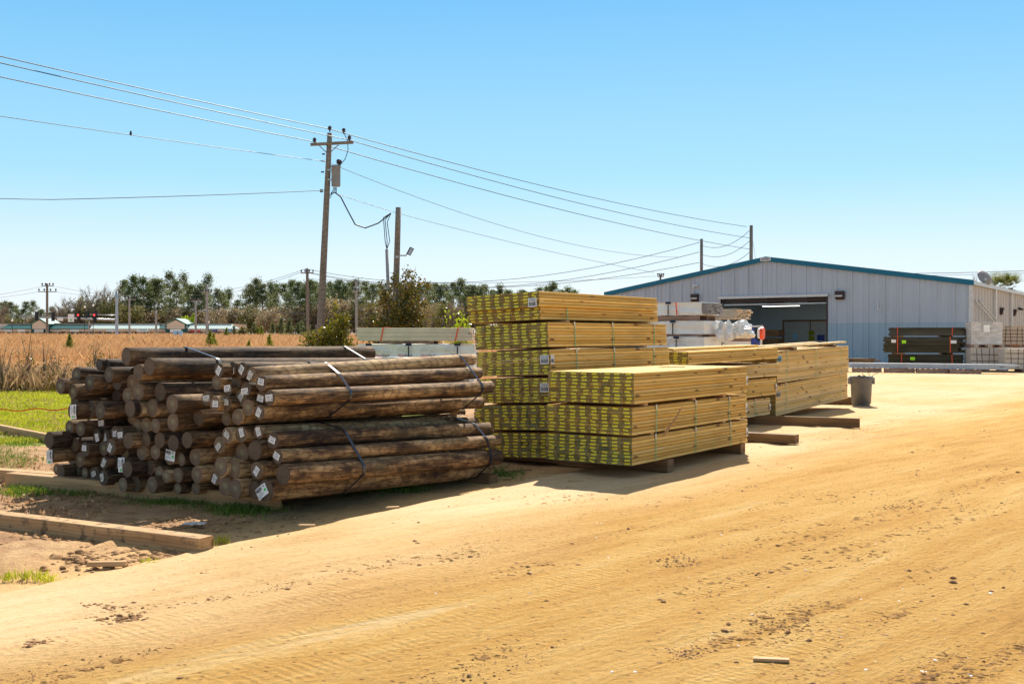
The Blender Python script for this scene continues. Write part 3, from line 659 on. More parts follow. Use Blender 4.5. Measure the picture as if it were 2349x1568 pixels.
board_stack('fifth stack up in the tall pile, second from the top, with three green straps', tx, ty, 1.455, 3.22, 8, 8, roll=rt, straps=(.62, 1.6, 2.8))
board_stack('topmost stack of the tall pile, shifted and folded label on its upper corner', tx - .10, ty + .03, 1.795, 3.15, 8, 9, roll=rt, num="167006235", straps=(.62,), shift=sh1)
for (z_, dx) in ((.405, .3), (.405, 2.6), (.745, .4), (.745, 2.5), (1.09, .5), (1.09, 2.6), (1.43, .5), (1.43, 2.6), (1.768, .5), (1.768, 2.7)):
    b = MB(); b.box((-.04, -.0, 0), (.04, 1.08, .020)); o = b.build('stacking_strip', M['timber'])
    p = Vector((tx, ty, 0)) + AX * dx + NX * .03
    o.location = (p.x, p.y, z_ - .006); o.rotation_euler = (0, -0.0, math.atan2(AX.y, AX.x)); o.rotation_euler = root_rot = (Matrix.Rotation(math.atan2(AX.y, AX.x), 3, 'Z') @ Matrix.Rotation(-rt, 3, 'X')).to_euler()
    tag(o, 'thin wooden strip pressed between two stacks of the tall pile', 'wood strip', 'spacer strips between stacked boards')
for (z_, dx) in ((.474, .5), (.474, 2.5), (.806, .35), (.806, 2.5), (.806, 1.6)):
    b = MB(); b.box((-.04, -.0, 0), (.04, 1.10, .030 if z_ > .5 else .018)); o = b.build('stacking_strip', M['timber'])
    p = Vector((x0, y0, 0)) + AX * dx + NX * .01
    o.location = (p.x, p.y, z_); o.rotation_euler = (0, 0, math.atan2(AX.y, AX.x))
    tag(o, 'thin wooden strip pressed between two stacks of the front pile', 'wood strip', 'spacer strips between stacked boards')
# row behind
bx, by = 2.70, 16.56
board_stack('top stack of the second row with a few yellow end tags and warped long boards', bx, by, 1.145, 3.72, 8, 5, pitch=R(.5), th=.040, farlabel=False, group='strapped stacks of treated pine boards')
board_stack('second stack down in the second row, resting on a dark gap', bx + .03, by + .02, .862, 3.74, 8, 6, farlabel=False, mat='lumber_old')
board_stack('third stack down in the second row, with a barcode label at its far end', bx - .02, by, .525, 3.70, 8, 8, farlabel=True, mat='lumber')
board_stack('bottom stack of the second row beside the empty support timbers', bx - .10, by, .17, 3.62, 8, 8, farlabel=True, mat='lumber_old', straps=(2.9,))
cx_, cy_ = 4.89, 19.95
board_stack('upper stack of the farthest board pile, thick with green straps', cx_, cy_, .715, 4.2, 8, 15, pitch=R(1.0), tags=False, mat='lumber_old', straps=(.5, 2.1, 3.7), num=None)
board_stack('lower stack of the farthest board pile beside the grey bin', cx_ - .02, cy_, .10, 4.2, 8, 15, pitch=R(1.8), tags=False, mat='lumber_old', straps=(.5, 3.7), num=None)
for (z_, dx) in ((.69, .5), (.73, 2.1), (.78, 3.7)):
    b = MB(); b.box((-.05, 0, 0), (.05, 1.10, .02)); o = b.build('stacking_strip', M['timber']); p = Vector((cx_, cy_, 0)) + AX * dx + NX * .01
    o.location = (p.x, p.y, z_); o.rotation_euler = (0, 0, math.atan2(AX.y, AX.x)); tag(o, 'thin wooden strip pressed between the two stacks of the farthest pile', 'wood strip', 'spacer strips between stacked boards')
def corner_label(p, mats, txt, lab):
    s_ = shipping_label(txt, 7, .085).build('shipping_label', [M[mats], M['ink']]); s_.location = p; s_.rotation_euler = (0, 0, R(-20))
    return tag(s_, lab, 'label', 'barcode labels stapled where the far piles meet')
corner_label(on_plane(1788, 822, 0 + AX.dot(Vector((cx_, cy_, 0))) - .03), 'sky_sign', "167", 'blue and white barcode label on the near edge of the upper far stack')
corner_label(on_plane(1786, 903, AX.dot(Vector((cx_, cy_, 0))) - .03), 'cream', "671", 'pale green barcode label on the near edge of the lower far stack')
# loose boards lying on the second row and the far pile
def loose(lab, a, d0, n_, off, L, z, mat='lumber', th=.038, w_=.14, pit=0.0):
    b = MB(); b.prism([(0.003, 0), (w_, 0), (w_, th), (0.003, th), (0, th - .003), (0, .003)], Vector((0, 0, 0)), Vector((L, 0, 0)), Vector((0, 1, 0)), Vector((0, 0, 1)), 0, 1)
    o = b.build('loose_board', [M[mat], M['ends']]); p = Vector(a) + AX * d0 + NX * off
    o.location = (p.x, p.y, z); o.rotation_euler = (0, -pit, math.atan2(AX.y, AX.x) + R(n_)); return tag(o, lab, 'board', 'loose boards laid on the stacks')
loose('loose board at the drive edge on top of the second row', (bx, by, 0), .1, 1.0, .30, 3.6, 1.350, pit=R(.5))
loose('loose warped board lying crooked on top of the second row', (bx, by, 0), .4, -1.2, .62, 3.4, 1.353, 'lumber_old', pit=R(.5))
loose('highest loose board lying on the far pile', (cx_, cy_, 0), -.5, .4, .02, 4.7, 1.345, 'lumber_old', pit=R(1.0))
loose('second loose board behind the highest on the far pile', (cx_, cy_, 0), -1.2, 1.2, .30, 4.6, 1.34, 'lumber_old', pit=R(1.0))
for k, dd in enumerate((.95, 3.3)):
    b = MB(); b.box((-.09, 0, 0), (.09, 1.1, .05)); o = b.build('spacer_block', M['timber_dark']); p = Vector((cx_, cy_, 0)) + AX * dd
    o.location = (p.x, p.y, 1.297 + dd * .0174); o.rotation_euler = (0, -R(1.0), math.atan2(AX.y, AX.x)); tag(o, ('dark spacer block under the loose boards, end nearest the second row' if k == 0 else 'dark spacer block under the loose boards, end nearest the bin'), 'wood block', 'spacer blocks on the far pile')
# splinter standing against the front pile, twig on top
b = MB(); b.tube([(0, 0, 0), (.13, .02, .17), (.22, .05, .33)], [.018, .014, .003], 4); o = b.build('wood_splinter', M['timber']); p = Vector((x0, y0, 0)) + AX * .70 - NX * .035
o.location = (p.x, p.y, .455); tag(o, 'grey split sliver leaning on the side of the front pile', 'wood splinter')
b = MB(); b.tube([(0, 0, 0), (.15, .03, .006), (.34, .01, .004)], .005, 5); o = b.build('twig', M['bark']); p = Vector((x0, y0, 0)) + AX * 1.6 + NX * .5; o.location = (p.x, p.y, 1.196)
tag(o, 'dark twig lying on the sunlit top of the front pile', 'twig')

# ------------------------------------------------------------------ bin
t = thing('trash_bin', 'grey plastic bin with handles and loose strapping sticking out, by the far board pile', 'bin', (7.82, 24.2, .014))
H = .66; b = MB(); b.lathe([(.185, 0), (.19, .01), (.235, H - .08), (.262, H - .075), (.262, H), (.250, H), (.238, H - .03), (.21, .06), (.0, .06)], n=32, cap=False)
b.build('body', M['can'], t, True)
for s in (-1, 1):
    b = MB(); b.obox(Vector((s * .25 - .03, -.07, H - .17)), Vector((.06, 0, 0)), Vector((0, .14, 0)), Vector((0, 0, .14))); b.build('handle', M['can'], t)
b = MB(); b.tube([(-.12, 0, H - .02), (-.11, -.2, H + .03), (-.05, -.27, H - .01)], .012, 5); b.tube([(-.03, -.24, H - .01), (-.03, -.25, H + .035), (.04, -.25, H - .01)], .012, 5); b.build('rim_wire', M['dark'], t)
b = MB(); b.tube([(.05, 0, H - .1), (.03, 0, H + .08), (.1, 0, H + .13), (.18, 0, H + .05), (.16, 0, H - .1)], .008, 5); b.tube([(.18, 0, H - .05), (.3, .02, H + .05), (.45, .03, H + .1)], .008, 5); tag(b.build('loose_strapping', M['limeleaf'] if False else M['strap_card'], t))

# ------------------------------------------------------------------ warehouse
WL = Vector((6.2, 69.0, 0)); WR = Vector((22.8, 54.0, 0)); EXv = (WR - WL); WLEN = EXv.length; EXv /= WLEN
EYv = Vector((.54, .84, 0)).normalized(); OUT = Vector((EXv.y, -EXv.x, 0))        # OUT points away from the wall, towards the camera
def Wp(s, d, z): return WL + EXv * s + EYv * d + Vector((0, 0, z))
def Wo(s, o, z): return WL + EXv * s + OUT * o + Vector((0, 0, z))
def ws(u):   # distance along the front wall seen at column u
    k = (u - 1174.5) / F; return (k * WL.y - WL.x) / (EXv.x - k * EXv.y)
def wz(s, v): return EYE + (HV - v) / F * (WL.y + EXv.y * s)
EAVE = 4.28; APEX = 5.95
def ztop(s): return EAVE + (APEX - EAVE) * (1 - abs(s - WLEN / 2) / (WLEN / 2))
wh = thing('warehouse', 'long grey ribbed metal warehouse with teal roof trim and an open loading door', 'warehouse', (WL.x, WL.y, 0))
def wb(b, name, mats, parent=wh, smooth=False):
    o = b.build(name, mats, None, smooth)
    par = parent; base = Vector((0, 0, 0)); q = par
    off = Vector(wh.location)
    o.parent = par; o.matrix_parent_inverse = Matrix.Translation(-off) if par is wh else Matrix.Identity(4)
    if par is wh: o.matrix_parent_inverse = Matrix.Identity(4); o.location = (0, 0, 0); o.data.transform(Matrix.Translation(-off))
    else: o.data.transform(Matrix.Translation(-off))
    return o
s0, s1 = ws(1655), ws(1896); DZ = wz(s0, 688)
DZ2 = wz(s1, 676); DTOP = (DZ + DZ2) / 2
SEAM = 2.2
def ribs(b, A, dirv, outv, L, z0f, z1f, mi, pitch=.9, start=0.0):
    prof = [(0, 0), (.03, .07), (.10, .07), (.13, 0), (.33, 0), (.35, .025), (.40, .025), (.42, 0), (.62, 0), (.64, .025), (.69, .025), (.71, 0)]
    pts = []; s = start
    while s < L:
        for (a, d) in prof:
            if s + a < L: pts.append((s + a, d))
        s += pitch
    pts.append((L, 0))
    for (a, c) in zip(pts, pts[1:]):
        za0, za1 = z0f(a[0] + 1e-4), z0f(c[0] - 1e-4); zz0, zz1 = z1f(a[0]), z1f(c[0])
        zz = max(za0, za1)
        if zz >= min(zz0, zz1): continue
        b.poly([A + dirv * a[0] + outv * a[1] + Vector((0, 0, zz)), A + dirv * c[0] + outv * c[1] + Vector((0, 0, zz)),
                A + dirv * c[0] + outv * c[1] + Vector((0, 0, zz1)), A + dirv * a[0] + outv * a[1] + Vector((0, 0, zz0))], mi)
b = MB()
inside = lambda s: s0 < s < s1
ribs(b, WL, EXv, OUT, WLEN, lambda s: (DTOP if inside(s) else SEAM), ztop, 0)
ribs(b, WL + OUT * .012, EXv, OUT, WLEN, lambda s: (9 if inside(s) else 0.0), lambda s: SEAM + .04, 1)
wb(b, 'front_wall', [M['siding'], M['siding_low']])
b = MB(); SL = 42.0
ribs(b, WR, EYv, Vector((EYv.y, -EYv.x, 0)), SL, lambda s: 0.0, lambda s: EAVE, 0)
wb(b, 'side_wall', M['siding_side'])
b = MB()
b.poly([WL, WL + EYv * SL, WL + EYv * SL + Vector((0, 0, EAVE)), WL + Vector((0, 0, EAVE))]); b.poly([Wp(0, SL, 0), Wp(WLEN, SL, 0), Wp(WLEN, SL, EAVE), Wp(WLEN / 2, SL, APEX), Wp(0, SL, EAVE)])
wb(b, 'rear_wall', M['siding_side'])
b = MB(); ov = .10
for (a, c) in ((-.25, WLEN / 2), (WLEN + .25, WLEN / 2)):
    za = EAVE - .03; t = Vector((0, 0, .05))
    q = [Wp(a, 0, za) + OUT * ov, Wp(c, 0, APEX + .05) + OUT * ov, Wp(c, SL, APEX + .05), Wp(a, SL, za)]
    b.poly([p + t for p in q]); b.poly(q[::-1]); b.poly([q[0], q[1], q[1] + t, q[0] + t]); b.poly([q[0], q[3], q[3] + t, q[0] + t])
wb(b, 'roof', M['galv'])
b = MB()
for (a, c) in ((-.3, WLEN / 2), (WLEN + .3, WLEN / 2)):
    A_, B_ = Wo(a, .11, EAVE - .22), Wo(c, .11, APEX - .17)
    b.obox(A_, B_ - A_, OUT * .05, Vector((0, 0, .27)))
wb(b, 'rake_trim', M['teal'])
b = MB(); b.obox(Wo(WLEN + .05, .06, 0), EXv * .16, OUT * .05, Vector((0, 0, EAVE - .2))); b.obox(Wo(-.16, .06, 0), EXv * .2, OUT * .05, Vector((0, 0, EAVE - .2)))
wb(b, 'corner_trim', M['white_trim'])
SO = Vector((EYv.y, -EYv.x, 0))
b = MB(); b.obox(WR + SO * .06 + Vector((0, 0, EAVE - .16)), EYv * SL, SO * .16, Vector((0, 0, .16))); wb(b, 'gutter', M['galv'])
for dd in (7.2, 13.2, 19.5, 26, 33):
    b = MB(); b.obox(WR + EYv * dd + SO * .06, EYv * .22, SO * .12, Vector((0, 0, EAVE - .16))); wb(b, 'downpipe', M['white_trim'])
b = MB(); b.obox(Wo(s0 - .15, .06, DTOP - .02), EXv * (s1 - s0 + .3), OUT * .14, Vector((0, 0, .14)))
wb(b, 'door_header', M['white_trim'])
b = MB()
b.obox(Wo(s0 - .10, -.10, 0), EXv * .10, OUT * .15, Vector((0, 0, DTOP - .03))); b.obox(Wo(s1, -.10, 0), EXv * .08, OUT * .15, Vector((0, 0, DTOP - .03)))
b.obox(Wo(s0, -.3, DTOP - .24), EXv * (s1 - s0), OUT * .12, Vector((0, 0, .16)))
wb(b, 'door_frame', M['brown'])
b = MB(); b.obox(Wo(s0 + .1, -.14, DTOP - .40), EXv * (s1 - s0 - .1), OUT * .05, Vector((0, 0, .07))); wb(b, 'roller_door_edge', M['galv'])
# room behind the door: back wall, side walls, ceiling, floor
ra, rb, rd = s0 - 2.5, s1 + 3, 9.0
b = MB(); I = lambda s, d, z: WL + EXv * s - OUT * d + Vector((0, 0, z))
b.poly([I(ra, rd, 0), I(rb, rd, 0), I(rb, rd, 4.1), I(ra, rd, 4.1)]); b.poly([I(ra, .2, 0), I(ra, rd, 0), I(ra, rd, 4.1), I(ra, .2, 4.1)]); b.poly([I(rb, .2, 0), I(rb, rd, 0), I(rb, rd, 4.1), I(rb, .2, 4.1)])
b.poly([I(ra, .2, .03), I(rb, .2, .03), I(rb, rd, .03), I(ra, rd, .03)], 2); b.poly([I(ra, .2, 4.1), I(rb, .2, 4.1), I(rb, rd, 4.1), I(ra, rd, 4.1)], 1)
wb(b, 'room', [M['room'], M['room_dark'], M['room_floor']])
rm = bpy.data.materials.new('tube_lamp'); rm.use_nodes = True; e = rm.node_tree.nodes['Principled BSDF']; e.inputs['Base Color'].default_value = (.8, .8, .75, 1); e.inputs['Emission Color'].default_value = (1, .96, .85, 1); e.inputs['Emission Strength'].default_value = 2.0; M['tube_lamp'] = rm
def tube_lamp(sa, d, L, z):
    b = MB(); b.obox(I(sa, d, z), EXv * L, -OUT * .3, Vector((0, 0, .035))); wb(b, 'strip_light', M['tube_lamp'])
def wsd(u, d):
    k = (u - 1174.5) / F; q0 = WL - OUT * d; return (k * q0.y - q0.x) / (EXv.x - k * EXv.y)
tube_lamp(s0 + 1.0, 3.0, 2.3, 3.30); tube_lamp(s1 - .9, 3.0, 1.2, 3.45); tube_lamp(s0 + .6, 5.5, 2.2, 3.5)
b = MB(); b.obox(I(s0 + .4, 4.2, 3.62), EXv * 6.5, -OUT * .1, Vector((0, 0, .05))); b.obox(I(s0 + 3.0, 4.8, 3.5), EXv * 4, -OUT * .6, Vector((0, 0, .35))); b.obox(I(s0 + .3, 4.8, 3.4), EXv * 1.2, -OUT * .6, Vector((0, 0, .45))); wb(b, 'overhead_duct', M['dark'])
# double door on the back wall, seen at the right of the opening
k = MB(); sd = wsd(1797, rd); DH = EYE + (HV - 734) / F * I(sd, rd, 0).y
k.obox(I(sd, rd - .06, 0), EXv * 3.9, OUT * .05, Vector((0, 0, DH))); fr = wb(k, 'inner_door', M['timber_dark'])
k = MB()
for a in (0, 1): k.obox(I(sd + .12 + a * 1.88, rd - .10, .05), EXv * 1.80, OUT * .035, Vector((0, 0, DH - .15)))
dr_ = wb(k, 'door_leaf', M['door_grey'], fr)
for (a, z_, ww, hh, mm) in ((.75, 1.3, .32, .42, 'sky_sign'), (1.85, 1.25, .4, .28, 'limeleaf'), (1.85, 1.6, .4, .26, 'limeleaf'), (2.45, 1.25, .5, .36, 'navy')):
    k = MB(); k.obox(I(sd + a, rd - .14, z_), EXv * ww, OUT * .012, Vector((0, 0, hh))); wb(k, 'notice', M[mm], fr)
# wall fittings
def wallpack(P, along, out, sc_=1.0):
    k = MB(); w_, h_, d_ = .46 * sc_, .46 * sc_, .24 * sc_
    k.prism([(0, 0), (d_ * .55, 0), (d_, h_ * .42), (d_, h_), (0, h_)], P - along * w_ / 2, along * w_, out, Vector((0, 0, 1)))
    f = wb(k, 'wall_light', M['brown'])
    k = MB(); k.prism([(d_ * .5, .03), (d_ * 1.04, h_ * .42), (d_ * 1.04, h_ * .5), (d_ * .5, h_ * .3)], P - along * w_ * .46, along * w_ * .92, out, Vector((0, 0, 1))); wb(k, 'lamp_glass', M['lens'], f)
s_a = ws(1597); wallpack(Wo(s_a, .05, wz(s_a, 692)), EXv, OUT)
s_a = ws(1929); wallpack(Wo(s_a, .05, wz(s_a, 687)), EXv, OUT)
for dd in (9.4, 14.4, 20.5, 27.5): wallpack(WR + EYv * dd + SO * .05 + Vector((0, 0, 2.75)), EYv, SO, .9)
s_a = ws(1597); zc = wz(s_a, 655); k = MB(); k.obox(Wo(s_a - .2, .04, zc - .03), EXv * .4, OUT * .12, Vector((0, 0, .09))); k.tube([Wo(s_a - .05, .12, zc), Wo(s_a - .03, .3, zc - .14)], .055, 10); wb(k, 'camera', M['white_trim'])
P = WR + EYv * 16.5 + SO * .1 + Vector((0, 0, 3.25)); k = MB()
for a in (-.22, 0, .22): k.tube([P + EYv * a, P + EYv * a * 1.2 + SO * .22 - Vector((0, 0, .06))], .07, 8)
k.obox(P - EYv * .3, EYv * .6, SO * .06, Vector((0, 0, .08))); wb(k, 'camera', M['dark'])
sp = WLEN / 2; k = MB(); k.obox(Wo(sp - .33, .162, APEX - .155), EXv * .66, OUT * .02, Vector((0, 0, .19))); pl = wb(k, 'name_plate', M['white_trim'])
k = MB(); k.text("RUFFIN", Wo(sp, .187, APEX - .06), EXv, Vector((0, 0, 1)), .16); wb(k, 'lettering', M['ink'], pl)
s_a = ws(2014); k = MB(); k.obox(Wo(s_a, .04, 2.25 + .65), EXv * .05, OUT * .06, Vector((0, 0, .5))); k.obox(Wo(s_a, .04, 2.9), EXv * .25, OUT * .06, Vector((0, 0, .05))); wb(k, 'wall_bracket', M['white_trim'])
for a in (.9, 2.2):
    k = MB(); A_ = WR + EYv * (a + .2) + SO * .12 + Vector((0, 0, 3.35 - a * .0)); k.tube([A_, A_ + EYv * 8.0 + SO * .5 - Vector((0, 0, 2.0))], .035, 6)
    tag(k.build('metal_rod', M['galv']), ('long metal rod leaning across the warehouse side, nearest its corner' if a < 1 else 'second long metal rod leaning across the warehouse side, behind the first'), 'rod', 'rods against the warehouse side')
# satellite dish on the eave
dp = At(2259, 636, WR.y + 3.4); t = thing('satellite_dish', 'grey satellite dish on a bent arm above the warehouse gutter', 'satellite dish', (dp.x, dp.y, EAVE))
k = MB(); n = 28
for i in range(7):
    rr = .46 * i / 6
    for j in range(n):
        th = 6.2832 * j / n; k.v.append((rr * math.cos(th), .28 * rr * rr / .46 - .1, rr * .95 * math.sin(th)))
for i in range(6):
    for j in range(n): jj = (j + 1) % n; k.f.append((i * n + j, i * n + jj, (i + 1) * n + jj, (i + 1) * n + j)); k.m.append(0)
o = k.build('reflector', M['deck_grey'], t, True); o.location = (0, 0, dp.z - EAVE); o.rotation_euler = (R(-28), R(8), R(18)); o.modifiers.new('s', 'SOLIDIFY').thickness = .015
k = MB(); k.tube([(-.06, 0, dp.z - EAVE - .25), (-.10, 0, dp.z - EAVE - .45), (.35, .2, -.02)], .028, 8); k.tube([(-.05, -.02, dp.z - EAVE - .3), (-.2, -.5, dp.z - EAVE - .15)], .015, 6); k.obox(Vector((-.25, -.58, dp.z - EAVE - .18)), Vector((.1, 0, 0)), Vector((0, .1, 0)), Vector((0, 0, .1))); k.build('arm', M['galv'], t)
# ------------------------------------------------------------------ dark green boards in front of the warehouse
def spanf(u0, u1, Y): return At(u0, HV, Y), At(u1, HV, Y)
gy = 49.5
def green_stack(lab, u0, u1, z0, z1, ys, lay, strapu, tagsl, rag):
    a, c = (At(u0, HV, gy), At(u1, HV, gy - 1.2)); d = c - a; L = d.length; d.normalize(); p = Vector((-d.y, d.x, 0))
    t = thing('board_stack', lab, 'board stack', (a.x, a.y, z0), math.atan2(d.y, d.x), 'dark green board stacks by the warehouse')
    b = MB(); q = random.Random(int(z0 * 100)); h = (z1 - z0) / lay
    for i in range(lay):
        for j in range(6):
            b.obox(Vector((q.uniform(-rag, rag), j * .15, i * h)), Vector((L + q.uniform(-rag, rag * 1.6), 0, 0)), Vector((0, .146, 0)), Vector((0, 0, h - .006)))
    b.build('boards', M['greenwood'], t)
    for su in strapu:
        x = L * su; k = MB()
        k.obox(Vector((x, -.01, -.01)), Vector((.035, 0, 0)), Vector((0, .004, 0)), Vector((q.uniform(-.03, .03), 0, z1 - z0 + .02))); k.obox(Vector((x, -.01, z1 - z0 + .005)), Vector((.035, 0, 0)), Vector((0, .92, 0)), Vector((0, 0, .004)))
        k.build('strap', M['strap_red'], t)
    for (su, zz, ww, mm) in tagsl:
        k = MB(); k.obox(Vector((L * su, -.028, zz)), Vector((ww, 0, 0)), Vector((0, .008, 0)), Vector((0, 0, .14))); k.build('label', M[mm], t)
green_stack('bottom stack of dark green boards by the warehouse corner, lime label', 2038, 2208, .14, .72, 0, 8, (.18, .86), ((.30, .32, .2, 'lime'),), .03)
green_stack('middle stack of dark green boards with ragged ends, one lime and two white labels', 2031, 2206, .80, 1.52, 0, 10, (.16, .85), ((.22, .42, .18, 'lime'), (.08, .45, .2, 'white'), (.86, .42, .24, 'white')), .12)
green_stack('thin top stack of dark green boards by the warehouse corner', 2041, 2211, 1.57, 1.94, 0, 5, (.10, .84), (), .07)
for (u, z_) in ((2070, 0), (2180, 0), (2068, .72), (2178, .72), (2065, 1.515), (2177, 1.515)):
    p = At(u, HV, gy - .7); b = MB(); b.box((-.12, -.1, 0), (.12, .9, .12 if z_ == 0 else (.08 if z_ < 1 else .055))); o = b.build('spacer_block', M['timber_dark']); o.location = (p.x, p.y, z_ + (.015 if z_ == 0 else 0)); tag(o, 'dark spacer block between the dark green board stacks', 'wood block', 'spacer blocks of the dark green stacks')
# long white trim lengths lying low in front
def lengths(lab, u0, u1, Y0, Y1, z0, hh, n_, mm, dep=.5):
    a, c = At(u0, HV, Y0), At(u1, HV, Y1); d = c - a; L = d.length
    b = MB(); q = random.Random(n_)
    for i in range(n_):
        for j in range(4): b.obox(Vector((q.uniform(-.2, .25), j * dep / 4, i * hh / n_)), Vector((L + q.uniform(-.6, .2), 0, 0)), Vector((0, dep / 4 - .01, 0)), Vector((0, 0, hh / n_ - .012)))
    o = b.build('trim_lengths', M[mm]); o.location = (a.x, a.y, z0); o.rotation_euler = (0, 0, math.atan2(d.y, d.x)); return tag(o, lab, 'trim lengths')
lengths('long pale blue-grey trim lengths lying on pallets before the warehouse', 1940, 2325, 46.5, 43.5, .20, .22, 3, 'siding')
lengths('brown weathered boards piled against the warehouse, beyond the pale trim', 1950, 2010, 50, 50, .25, .28, 4, 'timber_dark')
def pallet(lab, loc, rz, w_=1.2, d_=1.0, h=.14, grp='wooden pallets'):
    t = thing('pallet', lab, 'pallet', loc, rz, grp)
    b = MB()
    for i in range(6): b.box((i * (w_ - .1) / 5, 0, h - .02), (i * (w_ - .1) / 5 + .1, d_, h))
    for i in range(3): b.box((i * (w_ - .1) / 2, 0.004, 0), (i * (w_ - .1) / 2 + .1, d_ - .004, .018))
    b.build('deck_boards', M['pallet'], t)
    for j in range(3):
        b = MB(); b.box((0, j * (d_ - .04) / 2, .0185), (w_, j * (d_ - .04) / 2 + .04, h - .0205)); b.build('stringer', M['pallet'], t)
    return t
for i, (u, Y) in enumerate(((1985, 46.2), (2060, 45.6), (2135, 45.0), (2210, 44.4))):
    p = At(u, HV, Y); pallet('pallet under the pale trim lengths, ' + ('nearest the far board pile', 'second from the far board pile', 'third from the far board pile', 'nearest the wrapped blocks')[i], (p.x - .6, p.y - .1, .015), -.3, 1.2, 1.0, .17, 'pallets under the trim lengths')
# wrapped block pallets by the warehouse side
def wrapped_block(lab, u0, u1, Y, z0, z1, mm, grid, lines, dep=1.0, paper=False):
    a, c = At(u0, HV, Y), At(u1, HV, Y); L = (c - a).length
    t = thing('block_pallet', lab, 'pallet load', (a.x, a.y, z0), R(-8), 'wrapped pallet loads by the warehouse side')
    b = MB(); nx_, nz_ = 16, 12; H_ = z1 - z0 - .14
    b.box((.03, .03, .14), (L - .03, dep - .03, .14 + H_ - .02))
    q = random.Random(int(u0))
    for (O_, U_, V_, nrm) in ((Vector((0, 0, .14)), Vector((L, 0, 0)), Vector((0, 0, H_)), Vector((0, -1, 0))), (Vector((L, 0, .14)), Vector((0, dep, 0)), Vector((0, 0, H_)), Vector((1, 0, 0))), (Vector((0, dep, .14)), Vector((0, -dep, 0)), Vector((0, 0, H_)), Vector((-1, 0, 0))), (Vector((0, 0, .14 + H_)), Vector((L, 0, 0)), Vector((0, dep, 0)), Vector((0, 0, 1)))):
        n0 = len(b.v)
        for j in range(nz_ + 1):
            for i in range(nx_ + 1):
                e = min(i, nx_ - i, j, nz_ - j)
                p = O_ + U_ * (i / nx_) + V_ * (j / nz_) + nrm * ((.03 * noise.noise(Vector((i * .7, j * .9, u0))) - .01) if e and not grid else 0)
                b.v.append(tuple(p))
        for j in range(nz_):
            for i in range(nx_):
                k = n0 + j * (nx_ + 1) + i; b.f.append((k, k + 1, k + nx_ + 2, k + nx_ + 1)); b.m.append(0)
    b.build('load', M[mm], t)
    b = MB()
    if grid:
        for i in range(1, lines[0] + 1): x = L * i / (lines[0] + 1) + q.uniform(-.02, .02); b.obox(Vector((x, -.012, .15)), Vector((.022, 0, 0)), Vector((0, .006, 0)), Vector((q.uniform(-.05, .05), 0, H_ - .02)))
        for i in range(1, lines[1] + 1): z_ = .14 + H_ * i / (lines[1] + 1); b.obox(Vector((0.01, -.016, z_)), Vector((L - .02, 0, q.uniform(-.02, .02))), Vector((0, .006, 0)), Vector((0, 0, .022)))
        b.build('banding', M['dark'], t)
    if paper:
        b = MB(); b.obox(Vector((L * .38, -.06, .14 + H_ * .55)), Vector((.26, 0, 0)), Vector((0, .01, 0)), Vector((0, 0, .32))); b.build('label', M['white'], t)
        b = MB(); b.obox(Vector((L * .35, -.07, .14 + H_ * .93)), Vector((.42, 0, .0)), Vector((0, .05, 0)), Vector((0.03, 0, .07))); b.build('torn_flap', M['galv'], t)
    b = MB()
    for i in range(3): b.box((i * (L - .12) / 2, 0, 0), (i * (L - .12) / 2 + .12, dep, .12))
    b.box((0, 0, .12), (L, dep, .139)); b.box((0, -.012, .02), (L, .0, .04))
    b.build('pallet_base', M['pallet'], t)
wrapped_block('pallet of tan blocks with black banding, bottom load nearest the warehouse corner', 2227, 2303, 47.5, .02, 1.02, 'cement', True, (5, 2))
wrapped_block('cloudy stretch-wrapped load with a white paper, stacked on the banded blocks', 2228, 2296, 47.5, 1.04, 2.17, 'wrap', False, (0, 0), paper=True)
wrapped_block('stretch-wrapped tan blocks at the right edge, bottom load', 2306, 2385, 46.0, .02, 1.02, 'cement', True, (5, 3))
wrapped_block('tan boxed load on the right edge bottom load, thin banding', 2292, 2380, 48.3, 1.04, 1.95, 'cardboard', True, (6, 4))
wrapped_block('brown half-hidden load behind the wrapped pallets along the warehouse side', 2318, 2400, 54.5, 1.0, 2.05, 'cardboard', True, (4, 2))

# ------------------------------------------------------------------ wrapped decking behind the stacks
def wrinkled(b, O_, U_, V_, nrm, nx_, nz_, amp, sd, sc_=1.0, mi=0, edge=True):
    n0 = len(b.v)
    for j in range(nz_ + 1):
        for i in range(nx_ + 1):
            e = min(i, nx_ - i, j, nz_ - j); p = O_ + U_ * (i / nx_) + V_ * (j / nz_)
            nn = noise.noise(Vector((p.x * 1.6 + p.z * 5 * sc_, p.y * 1.6, p.z * 6 * sc_ + sd))) + .5 * noise.noise(Vector((p.x * 6, p.y * 6, p.z * 9 + sd)))
            b.v.append(tuple(p + nrm * (amp * nn - amp * .3 if (e or not edge) else 0)))
    for j in range(nz_):
        for i in range(nx_):
            k = n0 + j * (nx_ + 1) + i; b.f.append((k, k + 1, k + nx_ + 2, k + nx_ + 1)); b.m.append(mi)
def box_faces(L, dep, H_):
    X, Y, Z = Vector((L, 0, 0)), Vector((0, dep, 0)), Vector((0, 0, H_)); o = Vector()
    return ((o, X, Z, Vector((0, -1, 0))), (X, Y, Z, Vector((1, 0, 0))), (Y, -Y, Z, Vector((-1, 0, 0))), (Z, X, Y, Vector((0, 0, 1))))
